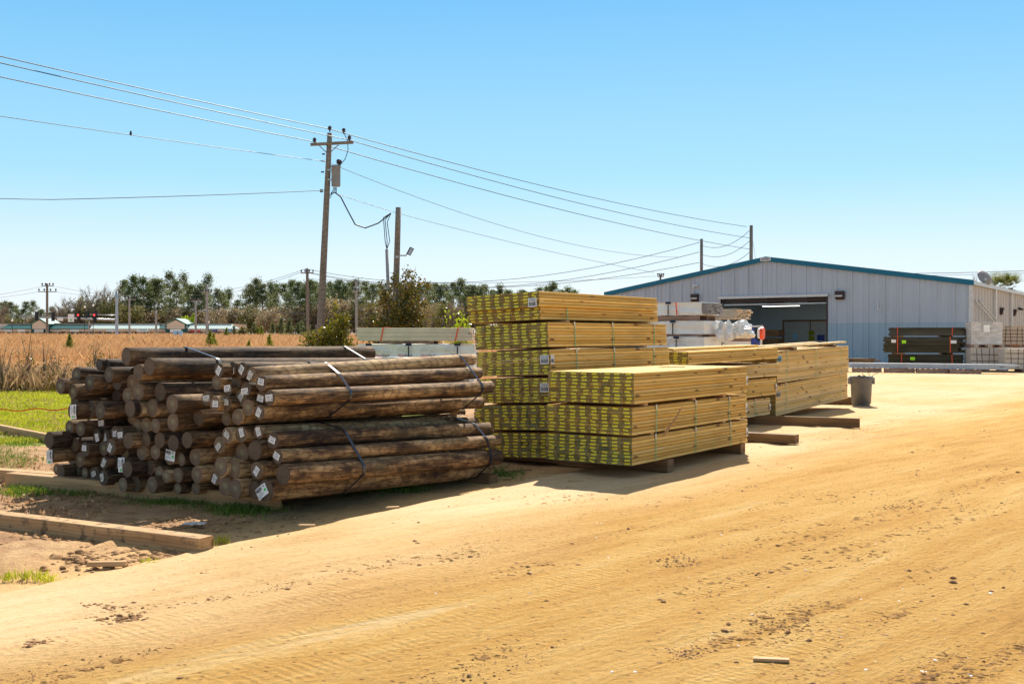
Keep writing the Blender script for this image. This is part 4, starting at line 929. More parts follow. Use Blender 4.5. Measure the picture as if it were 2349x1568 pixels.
def print_logo(b, O_, ux, uz, s_, word=True):
    """picture of a jetty with ripple lines and the name below, as printed on the wrap"""
    def ln(p, q, w_=.006, mi=0):
        d = (q[0] - p[0], q[1] - p[1]); L_ = math.hypot(*d); n_ = (-d[1] / L_ * w_, d[0] / L_ * w_)
        b.poly([O_ + ux * (s_ * x) + uz * (s_ * z) for (x, z) in ((p[0] + n_[0], p[1] + n_[1]), (p[0] - n_[0], p[1] - n_[1]), (q[0] - n_[0], q[1] - n_[1]), (q[0] + n_[0], q[1] + n_[1]))], mi)
    for p, q in (((-.55, .05), (-.3, .33)), ((-.3, .33), (-.02, .33)), ((-.02, .33), (-.15, .05)), ((-.15, .05), (-.55, .05)), ((-.55, .05), (-.55, -.1)), ((-.15, .05), (-.15, -.1)), ((-.48, .12), (-.12, .12)), ((-.40, .21), (-.08, .21)), ((-.5, .0), (-.18, .0))): ln(p, q)
    for r_ in range(4):
        pts = [(.0 + .06 * i + r_ * .02, .25 - r_ * .11 + .02 * math.sin(i * 1.4)) for i in range(10)]
        for p, q in zip(pts, pts[1:]): ln(p, q, .007, 1)
    if word:
        b.text("Wear", O_ + ux * (s_ * -.26) + uz * (s_ * -.30), ux, uz, s_ * .24, 2); b.text("Deck", O_ + ux * (s_ * .24) + uz * (s_ * -.30), ux, uz, s_ * .24, 3)
PRM = [M['ink_grey'], M['ink_grey'], M['red'], M['ink']]
def wrapped_deck(lab, loc, rz, L, dep, H_, clips, logos, sd, strap_b=(), strap_r=(), openend=False, word=None, amp=.032):
    t = thing('wrapped_decking', lab, 'wrapped boards', loc, rz, 'white wrapped bundles of decking')
    b = MB()
    for (o, u_, v_, n_) in box_faces(L, dep, H_): wrinkled(b, o, u_, v_, n_, 26, 8, amp, sd)
    b.build('wrapper', M['tarp'], t)
    if openend:
        b = MB(); q = random.Random(sd); k0 = int(H_ / .028)
        for i in range(k0 - 1):
            for j in range(5): b.obox(Vector((L - .3 + q.uniform(0, .03), .05 + j * (dep - .1) / 5, .02 + i * .028)), Vector((.42 + q.uniform(-.03, .03), 0, 0)), Vector((0, (dep - .1) / 5 - .006, 0)), Vector((0, 0, .025)))
        b.build('boards', M['deck_grey'], t)
    b = MB()
    for (x, z_, s_) in logos: print_logo(b, Vector((x, -amp * 1.3 - .006, z_)), Vector((1, 0, 0)), Vector((0, 0, 1)), s_)
    if logos: b.build('print', PRM, t)
    if word: b = MB(); b.text(word, Vector((L * .25, -amp * 1.3 - .006, H_ - .09)), Vector((1, 0, 0)), Vector((0, 0, 1)), .13); b.build('print', M['ink'], t)
    for x in clips:
        b = MB(); b.obox(Vector((x - .075, -amp * 1.3 - .012, H_ - .04)), Vector((.15, 0, 0)), Vector((0, .01, 0)), Vector((0, 0, .06))); c_ = b.build('strap', M['blue_clip'], t)
        b = MB(); b.obox(Vector((x - .014, -amp * 1.3 - .01, 0)), Vector((.028, 0, 0)), Vector((0, .006, 0)), Vector((0, 0, H_ - .05))); b.build('band', M['ink'], c_)
    for x in strap_r: b = MB(); b.obox(Vector((x - .016, -amp * 1.3 - .012, 0)), Vector((.032, 0, 0)), Vector((0, .006, 0)), Vector((-.03, 0, H_))); b.build('strap', M['strap_red'], t)
    return t
# left group: between the log pile and the tall pile
wl = At(821, HV, 27.0); lz = lambda v, Y=27.0: EYE + (HV - v) / F * Y
wrapped_deck('white wrapped decking printed with a jetty picture, under the pale boards behind the logs', (wl.x, wl.y, lz(818)), R(-3), 2.92, 1.1, lz(789) - lz(818), (.28, 1.28, 2.5), ((.02, .14, .34), (.62, .14, .36), (1.2, .14, .36), (1.78, .14, .36), (2.36, .14, .36)), 3)
wrapped_deck('lower white wrapped decking hidden behind the top logs, under the printed one', (wl.x - .05, wl.y + .05, .15), R(-3), 2.95, 1.1, lz(820) - .16, (), (), 4)
pt = pallet('grey weathered pallet between the pale boards and the printed wrapped decking', (wl.x + .55, wl.y + .02, lz(788.4)), R(-3), 1.35, 1.0, lz(781.5) - lz(788.4), 'pallets in the decking piles')
t = thing('decking_stack', 'pale unwrapped decking boards with two orange straps, top of the pile behind the logs', 'board stack', (wl.x - .02, wl.y, lz(781.2)), R(-3))
b = MB(); q = random.Random(2); HH = lz(751) - lz(781.2); nl = 10
for i in range(nl):
    sh = q.uniform(-.03, .02) + (-.05 if i == 5 else 0)
    for j in range(7):
        dk = i == 5 and 0
        b.prism([(0, .004), (.004, 0), (.145, 0), (.149, .004), (.149, HH / nl - .016), (.143, HH / nl - .012), (.006, HH / nl - .012), (0, HH / nl - .016)], Vector((sh + q.uniform(-.02, .02), j * .152, i * HH / nl)), Vector((2.86 + q.uniform(-.05, .06), 0, 0)), Vector((0, 1, 0)), Vector((0, 0, 1)), 0, 0)
b.box((.02, .012, .004), (2.80, 7 * .152 - .02, HH - .02), 1)  # added dark core fills the board gaps in place of shade
b.build('boards', [M['deck'], M['deck_grey']], t)
for x in (.58, 2.45):
    b = MB(); b.obox(Vector((x, -.012, -.01)), Vector((.03, 0, 0)), Vector((0, .004, 0)), Vector((.07, 0, HH + .02))); b.obox(Vector((x + .07, -.012, HH + .006)), Vector((.03, 0, 0)), Vector((0, 1.09, 0)), Vector((0, 0, .004))); b.build('strap', M['strap_red'], t)
# right group: three tiers behind the tall pile
Yr = 27.0; wr = At(1604, HV, Yr); rzd = R(-36); Lr = 2.6
def RG(u): return At(u, HV, Yr)
def rt_loc(dx=0.0, dy=0.0): return (wr.x - Lr * math.cos(rzd) + dx, wr.y - Lr * math.sin(rzd) + dy)
a = rt_loc(); zz = lambda v: lz(v, Yr)
def pal_end(lab, x, y, z0, z1): return pallet(lab, (x, y, z0), rzd, Lr * .98, .95, z1 - z0, 'pallets in the decking piles')
wrapped_deck('lowest visible white wrapped decking with the red and black name print', (a[0] + .12, a[1], zz(812)), rzd, Lr, 1.0, zz(772.8) - zz(812), (1.85,), ((1.75, .22, .66),), 6)
pal_end('pallet above the lowest wrapped decking', a[0] + .10, a[1] + .02, zz(772.5), zz(766))
wrapped_deck('middle white wrapped decking marked GREY, with one black band', (a[0] + .12, a[1], zz(765.8)), rzd, Lr, 1.0, zz(735.5) - zz(765.8), (1.75,), (), 7, word="GREY")
pal_end('pallet below the torn top bundle of grey decking', a[0] + .05, a[1] + .02, zz(735.2), zz(722.3))
wrapped_deck('top wrapped decking torn open at its end showing grey boards, red and black bands', (a[0] + .05, a[1], zz(722)), rzd, Lr, 1.0, zz(692.5) - zz(722), (1.7,), (), 8, strap_r=(1.95,), openend=True, amp=.035)
b = MB()
for (o, u_, v_, n_) in box_faces(Lr, 1.0, zz(812.5) - .02): wrinkled(b, o, u_, v_, n_, 12, 6, .02, 12)
o = b.build('wrapped_decking', M['tarp']); o.location = (a[0] + .1, a[1], .16); o.rotation_euler = (0, 0, rzd); tag(o, 'bottom white wrapped decking mostly hidden by the second row of boards', 'wrapped boards', 'white wrapped bundles of decking')
Y2 = 29.0; p2 = At(1722, HV, Y2)
t = thing('decking_stack', 'tan composite boards with stepped ends, jutting out before the open warehouse door', 'board stack', (At(1688, HV, Y2).x - 2.3 * math.cos(R(-30)), Y2 - 2.3 * math.sin(R(-30)), lz(731, Y2)), R(-30))
b = MB(); q = random.Random(8); H_ = lz(708, Y2) - lz(731, Y2)
for i in range(10):
    for j in range(7): b.obox(Vector((0, j * .15, i * H_ / 10)), Vector((2.28 + (.10 if j > 3 else 0) + q.choice((0, 0, .06, -.05)), 0, 0)), Vector((0, .145, 0)), Vector((0, 0, H_ / 10 - .004)))
b.build('boards', M['deck_tan'], t)
def crumple(lab, u, v, Y, rx, rz_, sd, mat='tarp', nm='crumpled_wrap'):
    p = At(u, v, Y); b = MB(); n_, k_ = 34, 20
    for i in range(k_ + 1):
        ph = math.pi * i / k_
        for j in range(n_):
            th = 6.2832 * j / n_; dvec = Vector((math.sin(ph) * math.cos(th), math.sin(ph) * math.sin(th), math.cos(ph)))
            f = 1 + .55 * noise.noise(dvec * 1.5 + Vector((sd, 0, 0))) + .38 * abs(noise.noise(dvec * 3.5 + Vector((0, sd, 0)))) - .25 * abs(noise.noise(dvec * 8 + Vector((0, 0, sd))))
            b.v.append((dvec.x * rx * f, dvec.y * rx * f, max(-rz_ * .95, dvec.z * rz_ * f)))
    for i in range(k_):
        for j in range(n_): jj = (j + 1) % n_; b.f.append((i * n_ + j, (i + 1) * n_ + j, (i + 1) * n_ + jj, i * n_ + jj)); b.m.append(0)
    o = b.build(nm, M[mat]); o.location = p; return tag(o, lab, 'plastic wrap')
crumple('big crumpled ball of white plastic wrap beside the wrapped decking', 1697, 757, 27.6, .34, .22, 3)
crumple('slack white plastic wrap hanging between the wrapped decking and the crumpled ball', 1664, 762, 27.4, .20, .27, 5)
p = At(1655, HV, 28.4); 
wrapped_deck('short white wrapped decking below the crumpled plastic', (p.x - .2, p.y, lz(815, 28.4)), R(6), 1.0, .8, lz(783, 28.4) - lz(815, 28.4), (.2,), ((.62, .16, .3),), 9)
b = MB(); b.box((0, 0, 0), (1.0, .9, .10)); o = b.build('wooden_platform', M['pallet']); o.location = (p.x - .2, p.y, lz(782.5, 28.4)); o.rotation_euler = (0, 0, R(6)); tag(o, 'brown wooden platform under the crumpled plastic', 'platform')
b = MB(); b.box((0, 0, 0), (1.05, .9, lz(815.5, 28.4) - .15)); o = b.build('boxed_decking', M['tarp']); o.location = (p.x - .22, p.y, .14); o.rotation_euler = (0, 0, R(6)); tag(o, 'hidden lower white bundle under the short wrapped decking', 'wrapped boards')
# warning reel and posts near the door
pr = At(1746, HV, 33); t = thing('reel_stand', 'orange reel on a white post in front of the open warehouse door', 'reel', (pr.x, pr.y, 0))
k = MB(); k.tube([(0, 0, 0), (0, 0, EYE + .1)], .035, 8); k.build('post', M['white_trim'], t)
k = MB(); k.tube([(-.02, -.05, lz(764, 33)), (.06, -.09, lz(764, 33))], .19, 20); o = k.build('reel', M['orange'], t)
k = MB(); k.tube([(-.10, -.05, lz(764, 33)), (-.022, -.05, lz(764, 33))], .16, 20); k.build('hub', M['white'], t)
pr = At(1727, HV, 34); t = thing('material_lift', 'blue stand with a white horizontal bar near the warehouse door', 'stand', (pr.x, pr.y, 0))
k = MB(); k.tube([(0, 0, 0), (0, 0, lz(752, 34))], .05, 8); k.tube([(-.05, 0, lz(775, 34)), (.25, .1, lz(790, 34))], .06, 6); k.build('post', M['navy'], t); k = MB(); k.tube([(-.45, 0, lz(749, 34)), (.32, 0, lz(747.5, 34))], .03, 6); k.build('bar', M['white_trim'], t)
for i, (u, v0, v1) in enumerate(((1752, 776, 764), (1755, 790, 777))):
    p = I(wsd(1733, 4.2), 4.2, 0); b = MB(); q = random.Random(i)
    for j in range(5): b.obox(Vector((q.uniform(-.05, .05), 0, j * .085)), EXv * 1.55, -OUT * .8, Vector((0, 0, .08)))
    o = b.build('board_stack', M['timber_dark']); o.location = (p.x, p.y, .98 + i * .52); tag(o, ('upper' if i else 'lower') + ' stack of brown boards inside the warehouse doorway', 'board stack', 'board stacks inside the warehouse')

# ------------------------------------------------------------------ poles and wires
def pole_mesh(H_, r0, r1, lean=(0, 0)):
    b = MB(); n = 7; b.tube([(lean[0] * i / n, lean[1] * i / n, H_ * i / n) for i in range(n + 1)], [r0 + (r1 - r0) * i / n for i in range(n + 1)], 12); return b
def insulator(b, p, s_=1.0):
    b.lathe([(.02 * s_, 0), (.02 * s_, .05 * s_), (.06 * s_, .06 * s_), (.035 * s_, .09 * s_), (.06 * s_, .11 * s_), (.03 * s_, .16 * s_), (.0, .17 * s_)], p, 8, cap=False)
def wire(lab, pts, sag, r=.014, group='overhead wires', mat='wire', name='power_line'):
    P_ = []
    for k in range(len(pts) - 1):
        a, c = Vector(pts[k]), Vector(pts[k + 1]); n = max(8, int((c - a).length / 2.5)); n = min(n, 30)
        for i in range(n + (1 if k == len(pts) - 2 else 0)):
            t = i / n; p = a.lerp(c, t); p.z -= sag * 4 * t * (1 - t) * ((c - a).length / 40); P_.append(p)
    b = MB(); b.tube(P_, r, 5, 0, False); return tag(b.build(name, M[mat], smooth=True), lab, 'wire', group)
# main pole
Ym = 45.0; pb = At(730, HV, Ym); ptop = At(757, 306, Ym); Hm = ptop.z
t = thing('utility_pole', 'leaning wooden utility pole with crossarm and grey transformer can, tallest in view', 'utility pole', (pb.x, pb.y, 0))
lean = ptop.x - pb.x
pole_mesh(Hm, .17, .105, (lean, 0)).build('pole', M['pole'], t, True)
L_ = lambda u, v, dy=0.0: At(u, v, Ym + dy) - Vector((pb.x, pb.y, 0))
b = MB(); a, c = L_(713, 332, -.12), L_(811, 327, -.12); b.obox(a - Vector((0, .05, .06)), c - a, Vector((0, .1, 0)), Vector((0, 0, .115))); ca = b.build('crossarm', M['pole'], t)
b = MB(); 
for (p, q) in (((733, 335), (749, 350)), ((777, 333), (758, 350))): b.tube([L_(*p, -.19), L_(*q, -.19)], .018, 4)
b.build('brace', M['pole'], t)
ins = [(722, 330, -.1), (757, 303, 0), (802, 325, -.1), (789, 308, .5)]
for (u, v, dy) in ins:
    b = MB(); insulator(b, L_(u, v, dy), 1.5); b.build('insulator', M['ceramic'], t)
b = MB(); x = L_(771, 428, -.1); b.lathe([(.0, 0), (.17, .0), (.185, .03), (.19, .80), (.21, .82), (.20, .86), (.05, .90)], x, 20, cap=False); tr_ = b.build('transformer', M['xfmr'], t, True)
b = MB(); b.obox(x + Vector((-.34, -.05, .25)), Vector((.2, 0, 0)), Vector((0, .1, 0)), Vector((0, 0, .06))); b.obox(x + Vector((-.34, -.05, .65)), Vector((.2, 0, 0)), Vector((0, .1, 0)), Vector((0, 0, .06))); b.build('bracket', M['galv'], tr_)
b = MB(); insulator(b, x + Vector((.10, 0, .85)), 1.7); insulator(b, x + Vector((.16, .05, .85)), 1.6); b.build('bushing', M['ceramic'], tr_)
b = MB()
b.tube([L_(790, 306), L_(798, 325), L_(799, 345), L_(792, 366), L_(781, 378)], .016, 5)
for k in range(4): b.tube([L_(766 + k * 2, 430), L_(763 + k * 3, 440 + k), L_(760 + k * 2, 446 - k)], .015, 4)
b.tube([L_(763, 444), L_(757, 455), L_(755, 452), L_(762, 440)], .014, 4)
for v in (355, 371, 396, 437, 441): b.obox(L_(750 - (v - 355) * .055, v) + Vector((-.2, 0, 0)), Vector((.12, 0, 0)), Vector((0, .08, 0)), Vector((0, 0, .05)))
b.build('lead_wires', M['wire'], t)
# service poles behind the decking
Y2p = 46.0; p2b = At(903, HV, Y2p); p2t = At(914, 476, Y2p)
t = thing('utility_pole', 'shorter flat-topped wooden pole with a floodlight, rising out of the vine-covered bush', 'utility pole', (p2b.x, p2b.y, 0))
pole_mesh(p2t.z, .155, .115, (p2t.x - p2b.x, 0)).build('pole', M['pole'], t, True)
K_ = lambda u, v, dy=0.0: At(u, v, Y2p + dy) - Vector((p2b.x, p2b.y, 0))
b = MB(); b.tube([K_(911, 590, -.1), K_(917, 586, -.2), K_(932, 586, -.2), K_(934, 581, -.2)], .03, 6); b.obox(K_(908, 592, -.16), Vector((.1, 0, 0)), Vector((0, .05, 0)), Vector((0, 0, .1))); b.build('lamp_arm', M['galv'], t)
b = MB(); b.obox(K_(932, 582, -.3), Vector((.16, 0, .3)), Vector((.02, .2, 0)), Vector((.14, 0, -.07))); fl_ = b.build('floodlight', M['brown'], t)
b = MB(); b.obox(K_(935.2, 582, -.31), Vector((.13, 0, .25)), Vector((.0, .01, 0)), Vector((.10, 0, -.05))); b.build('lamp_glass', M['galv'], fl_)
t = thing('conduit_pole', 'thin grey service conduit standing beside the floodlight pole', 'conduit', (At(893, HV, 45.6).x, 45.6, 0))
b = MB(); c0 = At(893, HV, 45.6); q1 = At(887.5, 572, 45.6) - Vector((c0.x, 45.6, 0)); b.tube([(0.06, 0, 0), (0, 0, 2.2), (q1.x, 0, q1.z)], .07, 10); b.build('conduit', M['pole_grey'], t, True)
b = MB()
top = q1
for k, dx in enumerate((-.12, .02, .2)):
    b.tube([top, top + Vector((dx * .6, 0, .35)), K_(895, 500) + Vector((p2b.x - c0.x, .2, -.1 * k)) + Vector((dx * .5 - .2, 0, 0)), At(897, 489, 45.6) - Vector((c0.x, 45.6, 0))], .018, 5)
b.build('lead_wires', M['wire'], t)
wire('thick drooping cable from the transformer to the floodlight pole', [At(768, 441, Ym), At(782, 452, Ym), At(800, 487, Ym), At(815, 515, Ym), At(838, 523, Ym), At(868, 512, Ym + .4), At(897, 489, 45.6)], .02, .028, None)
# lines through the main pole: from beyond the left edge to the far right-hand pole
Yf = 84.0
def mainline(lab, vl, uc, vc, ur, vr, sag=.35, r=.017, dyc=0.0, mat='wire'):
    a = At(0, vl, 33.0); c = At(uc, vc, Ym + dyc); e = At(ur, vr, Yf); a2 = a + (a - c) * 1.6 + Vector((0, 0, -.2))
    wire(lab, [a2, a, c], .08, r, 'lines on the main poles', mat); wire(lab.replace('left edge', 'right') + ', far span' , [c, e], sag, r * 1.1, 'lines on the main poles', mat)
mainline('highest wire from the left edge to the top of the main pole', 130, 757, 297, 1713, 520)
mainline('second highest wire from the left edge to the main crossarm', 145, 802, 322, 1720, 546)
mainline('third wire from the left edge to the crossarm end', 177, 722, 326, 1722, 572)
mainline('neutral wire from the left edge reaching the pole beside the transformer', 267, 748, 371, 1560, 590, .9, .012, 0, 'wire_pale')
wire('sagging wire from the left edge reaching the pole below the transformer', [At(-200, 449, 34), At(120, 458, 38), At(745, 437, Ym)], .12, .014, None, 'wire_pale')
wire('wire running from below the transformer past the floodlight pole to the warehouse', [At(768, 443, Ym), At(912, 489, Y2p), At(1500, 625, 66)], .25, .011, None, 'wire_pale')
def simple_pole(lab, u, vt, Y, r, mat='pole', arms=(), lean_=0, name='utility_pole', dz=0.0):
    p = At(u, HV, Y); z0 = gz(p.x, p.y); top_ = At(u + lean_, vt, Y)
    t = thing(name, lab, 'utility pole', (p.x, p.y, z0)); pole_mesh(top_.z - z0, r * 1.2, r, (top_.x - p.x, 0)).build('pole', M[mat], t, True)
    for (va, ul, ur_) in arms:
        a, c = At(ul, va, Y) - Vector((p.x, p.y + .15, z0)), At(ur_, va, Y) - Vector((p.x, p.y + .15, z0))
        b = MB(); b.obox(a - Vector((0, .06, .06)), c - a, Vector((0, .12, 0)), Vector((0, 0, .12))); cc = b.build('crossarm', M[mat], t)
        for f in (.04, .33, .67, .96):
            b = MB(); insulator(b, a.lerp(c, f) + Vector((0, 0, .06)), 1.5 * Y / 100); b.build('insulator', M['ceramic'], cc)
    return t
simple_pole('tall bare-topped pole behind the warehouse, right one of the pair', 1722, 517, 84, .13, 'pole', lean_=1)
simple_pole('bare-topped pole behind the warehouse, left one of the pair', 1609, 548, 88, .12, 'pole')
simple_pole('small pole top with crossarm just above the warehouse roof slope', 1515, 630, 110, .1, 'pole', ((634, 1508, 1522),))
simple_pole('pole with crossarm in the field just left of the main pole', 706, 616, 115, .15, 'pole', ((626, 691, 720),), lean_=-1)
simple_pole('grey pole with crossarm in the field behind the glossy shrub', 818, 640, 125, .13, 'pole_grey', ((668, 808, 830),), lean_=-1)
simple_pole('double-crossarm pole in front of the tan gable at the left of the shops', 108, 650, 165, .17, 'pole', ((656, 97, 124), (669, 89, 131)), lean_=.5)
simple_pole('grey pole with crossarm right of the steel signal pole', 297, 677, 175, .14, 'pole_grey', ((687, 288, 312),))
simple_pole('plain short pole before the middle shops, white box at its foot', 358, 711, 150, .13, 'pole_grey')
simple_pole('grey pole with crossarm before the red shop sign', 449, 690, 170, .15, 'pole_grey', ((690, 440, 462),))
simple_pole('tall grey pole before the blue shop sign', 475, 652, 150, .17, 'pole_grey', ((671, 466, 486),))
simple_pole('thin pole before the teal roof end of the left shops', 204, 736, 190, .09, 'pole_grey')
for (lab, A1, B1, sg, r_) in (
    ('far wire rising from the field pole to the top of the left rear pole', (700, 616, 115), (1604, 556, 88), 2.0, .022), ('far wire from the field pole to the middle of the left rear pole', (700, 624, 115), (1604, 578, 88), 2.0, .022), ('far wire from the field pole to the bottom of the left rear pole', (716, 626, 115), (1604, 602, 88), 1.6, .022),
    ('far wire going left from the top of the field pole', (706, 615, 115), (440, 668, 190), .4, .022), ('far wire going left from the crossarm of the field pole', (692, 624, 115), (440, 676, 190), .4, .022),
    ('short slack wire between the two rear poles, highest', (1609, 563, 88), (1720, 528, 84), 5.0, .02), ('short slack wire between the two rear poles, middle', (1609, 583, 88), (1720, 552, 84), 5.0, .02), ('short slack wire between the two rear poles, lowest', (1609, 604, 88), (1720, 578, 84), 5.0, .02),
    ('thin stay wire falling from the top of the right rear pole', (1723, 530, 84), (1740, 640, 90), 0, .012), ('distant wire low over the field, upper', (700, 718, 115), (250, 690, 175), .3, .016), ('distant wire low over the field, lower', (1000, 738, 100), (480, 714, 150), .3, .016),
    ('distant wire behind the glossy shrub, middle', (1020, 729, 100), (480, 700, 150), .3, .016), ('distant wire above the right end of the warehouse', (2400, 619, 120), (1900, 626, 120), .3, .03), ('second distant wire above the right end of the warehouse', (2400, 624, 120), (1960, 631, 120), .3, .02),
    ('upper line from the twin-crossarm pole to beyond the left edge', (96, 657, 165), (-60, 684, 150), .3, .022), ('lower line from the twin-crossarm pole to beyond the left edge', (90, 669, 165), (-60, 688, 150), .3, .022), ('line from the twin-crossarm pole to the steel signal pole side', (122, 656, 165), (296, 680, 175), .6, .022), ('lower line from the twin-crossarm pole to the grey pole', (130, 669, 165), (296, 684, 175), .6, .022),
    ('line between the two grey poles before the shops', (300, 683, 175), (450, 692, 170), 1.0, .02), ('distant wire from the field pole down to the warehouse roof', (708, 640, 115), (1508, 633, 110), .6, .018)):
    wire(lab, [At(*A1), At(*B1)], sg, r_)
b = MB(); bp = At(301, 309, 36.2); b.lathe([(0, 0), (.035, .02), (.045, .07), (.03, .12), (.025, .15), (0, .17)], bp + Vector((0, 0, -.04)), 8, cap=False); tag(b.build('perched_bird', M['dark'], smooth=True), 'small dark bird perched on the neutral wire at the left', 'bird')
# ------------------------------------------------------------------ traffic signals
Yt = 150.0; sp_ = At(268, HV, Yt); z0 = gz(sp_.x, sp_.y)
t = thing('signal_mast', 'grey steel signal pole with one long and one short mast arm', 'signal mast', (sp_.x, sp_.y, z0))
T_ = lambda u, v, dy=0: At(u, v, Yt + dy) - Vector((sp_.x, sp_.y, z0))
pole_mesh(T_(268, 668).z, .24, .15).build('pole', M['galv'], t, True)
b = MB(); b.tube([T_(268, 734), T_(160, 729.5), T_(45, 725)], [.17, .13, .08], 10); b.build('mast_arm', M['galv'], t, True)
b = MB(); b.tube([T_(266, 723), T_(206, 721)], [.07, .05], 8); b.build('short_arm', M['galv'], t, True)
def signal(lab, u, v, back=False, dy=-.3):
    p = At(u, v, Yt + dy); t = thing('traffic_signal', lab, 'traffic light', p, 0, 'traffic lights on the mast arms'); b = MB(); w_ = .30
    b.box((-w_ / 2, -.1, -.55), (w_ / 2, .1, .55)); b.box((-w_ * .8, .1, -.62), (w_ * .8, .12, .62)); b.build('housing', M['dark'], t)
    if not back:
        for k, mm in enumerate(('red_lamp', 'dark', 'dark')):
            b = MB(); b.tube([(0, -.14, .34 - k * .34), (0, -.101, .34 - k * .34)], .12, 12); b.build('lamp', M[mm], t)
    return t
rm = bpy.data.materials.new('red_lamp'); rm.use_nodes = True; e = rm.node_tree.nodes["Principled BSDF"]; e.inputs["Base Color"].default_value = (.8, .01, .01, 1); e.inputs["Emission Color"].default_value = (1, .03, .03, 1); e.inputs["Emission Strength"].default_value = 2.2; M['red_lamp'] = rm
signal('back of a traffic light near the free end of the long arm', 83, 725, True); signal('back of a traffic light between the utility pole and the white road sign', 121, 726, True)
signal('red traffic light in the middle of the long arm', 180, 728); signal('red traffic light near the steel pole', 217, 728)
signal('back of a traffic light on the tip of the short arm', 201, 722.5, True, .3); signal('back of a traffic light on the short arm, nearer the steel pole', 220, 722.5, True, .4)
for (u, v, w_, h_, lab) in ((163, 729, .42, .55, 'white road sign hanging from the long mast arm'), (138, 732, .42, .22, 'small white plate hanging from the long mast arm')):
    p = At(u, v, Yt - .2); b = MB(); b.box((-w_, -.02, -h_), (w_, .02, h_)); o = b.build('road_sign', M['white']); o.location = p; tag(o, lab, 'road sign')
    if h_ > .3: b = MB(); b.tube([(0, -.03, -.28), (0, -.022, -.28)], .13, 12); k = b.build('green_disc', M['dotgreen'], o)
# ------------------------------------------------------------------ shops across the field
Yb = 240.0; zb = .55
def B3(u, v, dy=0.0): return At(u, v, Yb + dy)
t = thing('shopping_strip', 'long low tan shopping strip with teal and white metal roofs and two gables', 'shops', (B3(0, HV).x, Yb, zb)); sho = Vector(t.location)
def sb(b, name, m_, par=t): o = b.build(name, m_, par); o.data.transform(Matrix.Translation(-sho)); return o
zr = lambda v: At(0, v, Yb).z
b = MB(); b.obox(Vector((B3(-60, 0).x, Yb + 2, 0)), Vector((B3(525, 0).x - B3(-60, 0).x, 0, 0)), Vector((0, 14, 0)), Vector((0, 0, zr(741)))); sb(b, 'wall', M['mall_wall'])
b = MB(); b.obox(Vector((B3(-60, 0).x, Yb + 1.9, zr(742))), Vector((B3(527, 0).x - B3(-60, 0).x, 0, 0)), Vector((0, 14.2, 0)), Vector((0, 0, .12))); sb(b, 'parapet_cap', M['mall_teal'])
b = MB(); b.obox(Vector((B3(-60, 0).x, Yb, zr(760))), Vector((B3(551, 0).x - B3(-60, 0).x, 0, 0)), Vector((0, 2, 0)), Vector((0, 0, zr(753) - zr(760)))); sb(b, 'sign_band', M['mall_wall'])
for (u0, u1, ua, ub, mm) in ((0, 72, 20, 70, 'mall_teal'), (110, 205, 126, 205, 'mall_teal'), (206, 368, 212, 366, 'mall_roof'), (366, 384, 366, 370, 'mall_teal'), (422, 551, 422, 533, 'mall_roof')):
    b = MB(); q = [B3(u0, 753.5, -.25), B3(u1, 753.5, -.25), B3(ub, 744, 2), B3(ua, 744, 2)]; b.poly(q); b.poly([p - Vector((0, 0, .12)) for p in q][::-1]); b.poly([q[0], q[1], q[1] - Vector((0, 0, .12)), q[0] - Vector((0, 0, .12))])
    sb(b, 'roof', M[mm])
for (uc, w_, vt, vb) in ((90, 19, 730, 763), (403, 23.5, 730.5, 763)):
    b = MB(); prof = [B3(uc - w_, vb, -1.2), B3(uc + w_, vb, -1.2), B3(uc + w_, 742, -1.2), B3(uc, vt, -1.2), B3(uc - w_, 742, -1.2)]
    b.poly(prof); bk = [p + Vector((0, 6, 0)) for p in prof]; b.poly(bk[::-1])
    for i in range(5): j = (i + 1) % 5; b.poly([prof[i], prof[j], bk[j], bk[i]])
    gb = sb(b, 'gable', M['mall_teal'])
    b = MB(); b.poly([B3(uc - w_ + 3, 754, -1.35), B3(uc + w_ - 3, 754, -1.35), B3(uc + w_ - 3, 743, -1.35), B3(uc, vt + 3.3, -1.35), B3(uc - w_ + 3, 743, -1.35)]); b.poly([B3(uc - w_ + 3, 754, -1.3), B3(uc + w_ - 3, 754, -1.3), B3(uc + w_ - 3, 743, -1.3), B3(uc, vt + 3.3, -1.3), B3(uc - w_ + 3, 743, -1.3)][::-1]); sb(b, 'gable_panel', M['mall_wall'], gb)
    b = MB(); q = [B3(uc - w_ - 1.5, 742.5, -1.6), B3(uc, vt - .8, -1.6), B3(uc + w_ + 1.5, 742.5, -1.6)]
    for i in (0, 1): b.poly([q[i], q[i + 1], q[i + 1] + Vector((0, 7.5, 0)), q[i] + Vector((0, 7.5, 0))])
    o = sb(b, 'gable_roof', M['gable_roof'], gb); o.modifiers.new('s', 'SOLIDIFY').thickness = .15
for k in range(26):
    u = 4 + k * 21
    b = MB(); b.obox(B3(u, 0, .6) * 1 - Vector((0, 0, B3(u, 0, .6).z - zb)), Vector((.35, 0, 0)), Vector((0, .35, 0)), Vector((0, 0, zr(760) - zb))); sb(b, 'column', M['mall_wall'])
    b = MB(); b.obox(Vector((B3(u + 4, 0).x, Yb + 1.93, zb + .3)), Vector((1.45, 0, 0)), Vector((0, .05, 0)), Vector((0, 0, 1.9))); sb(b, 'shop_window', M['glass_dark'])
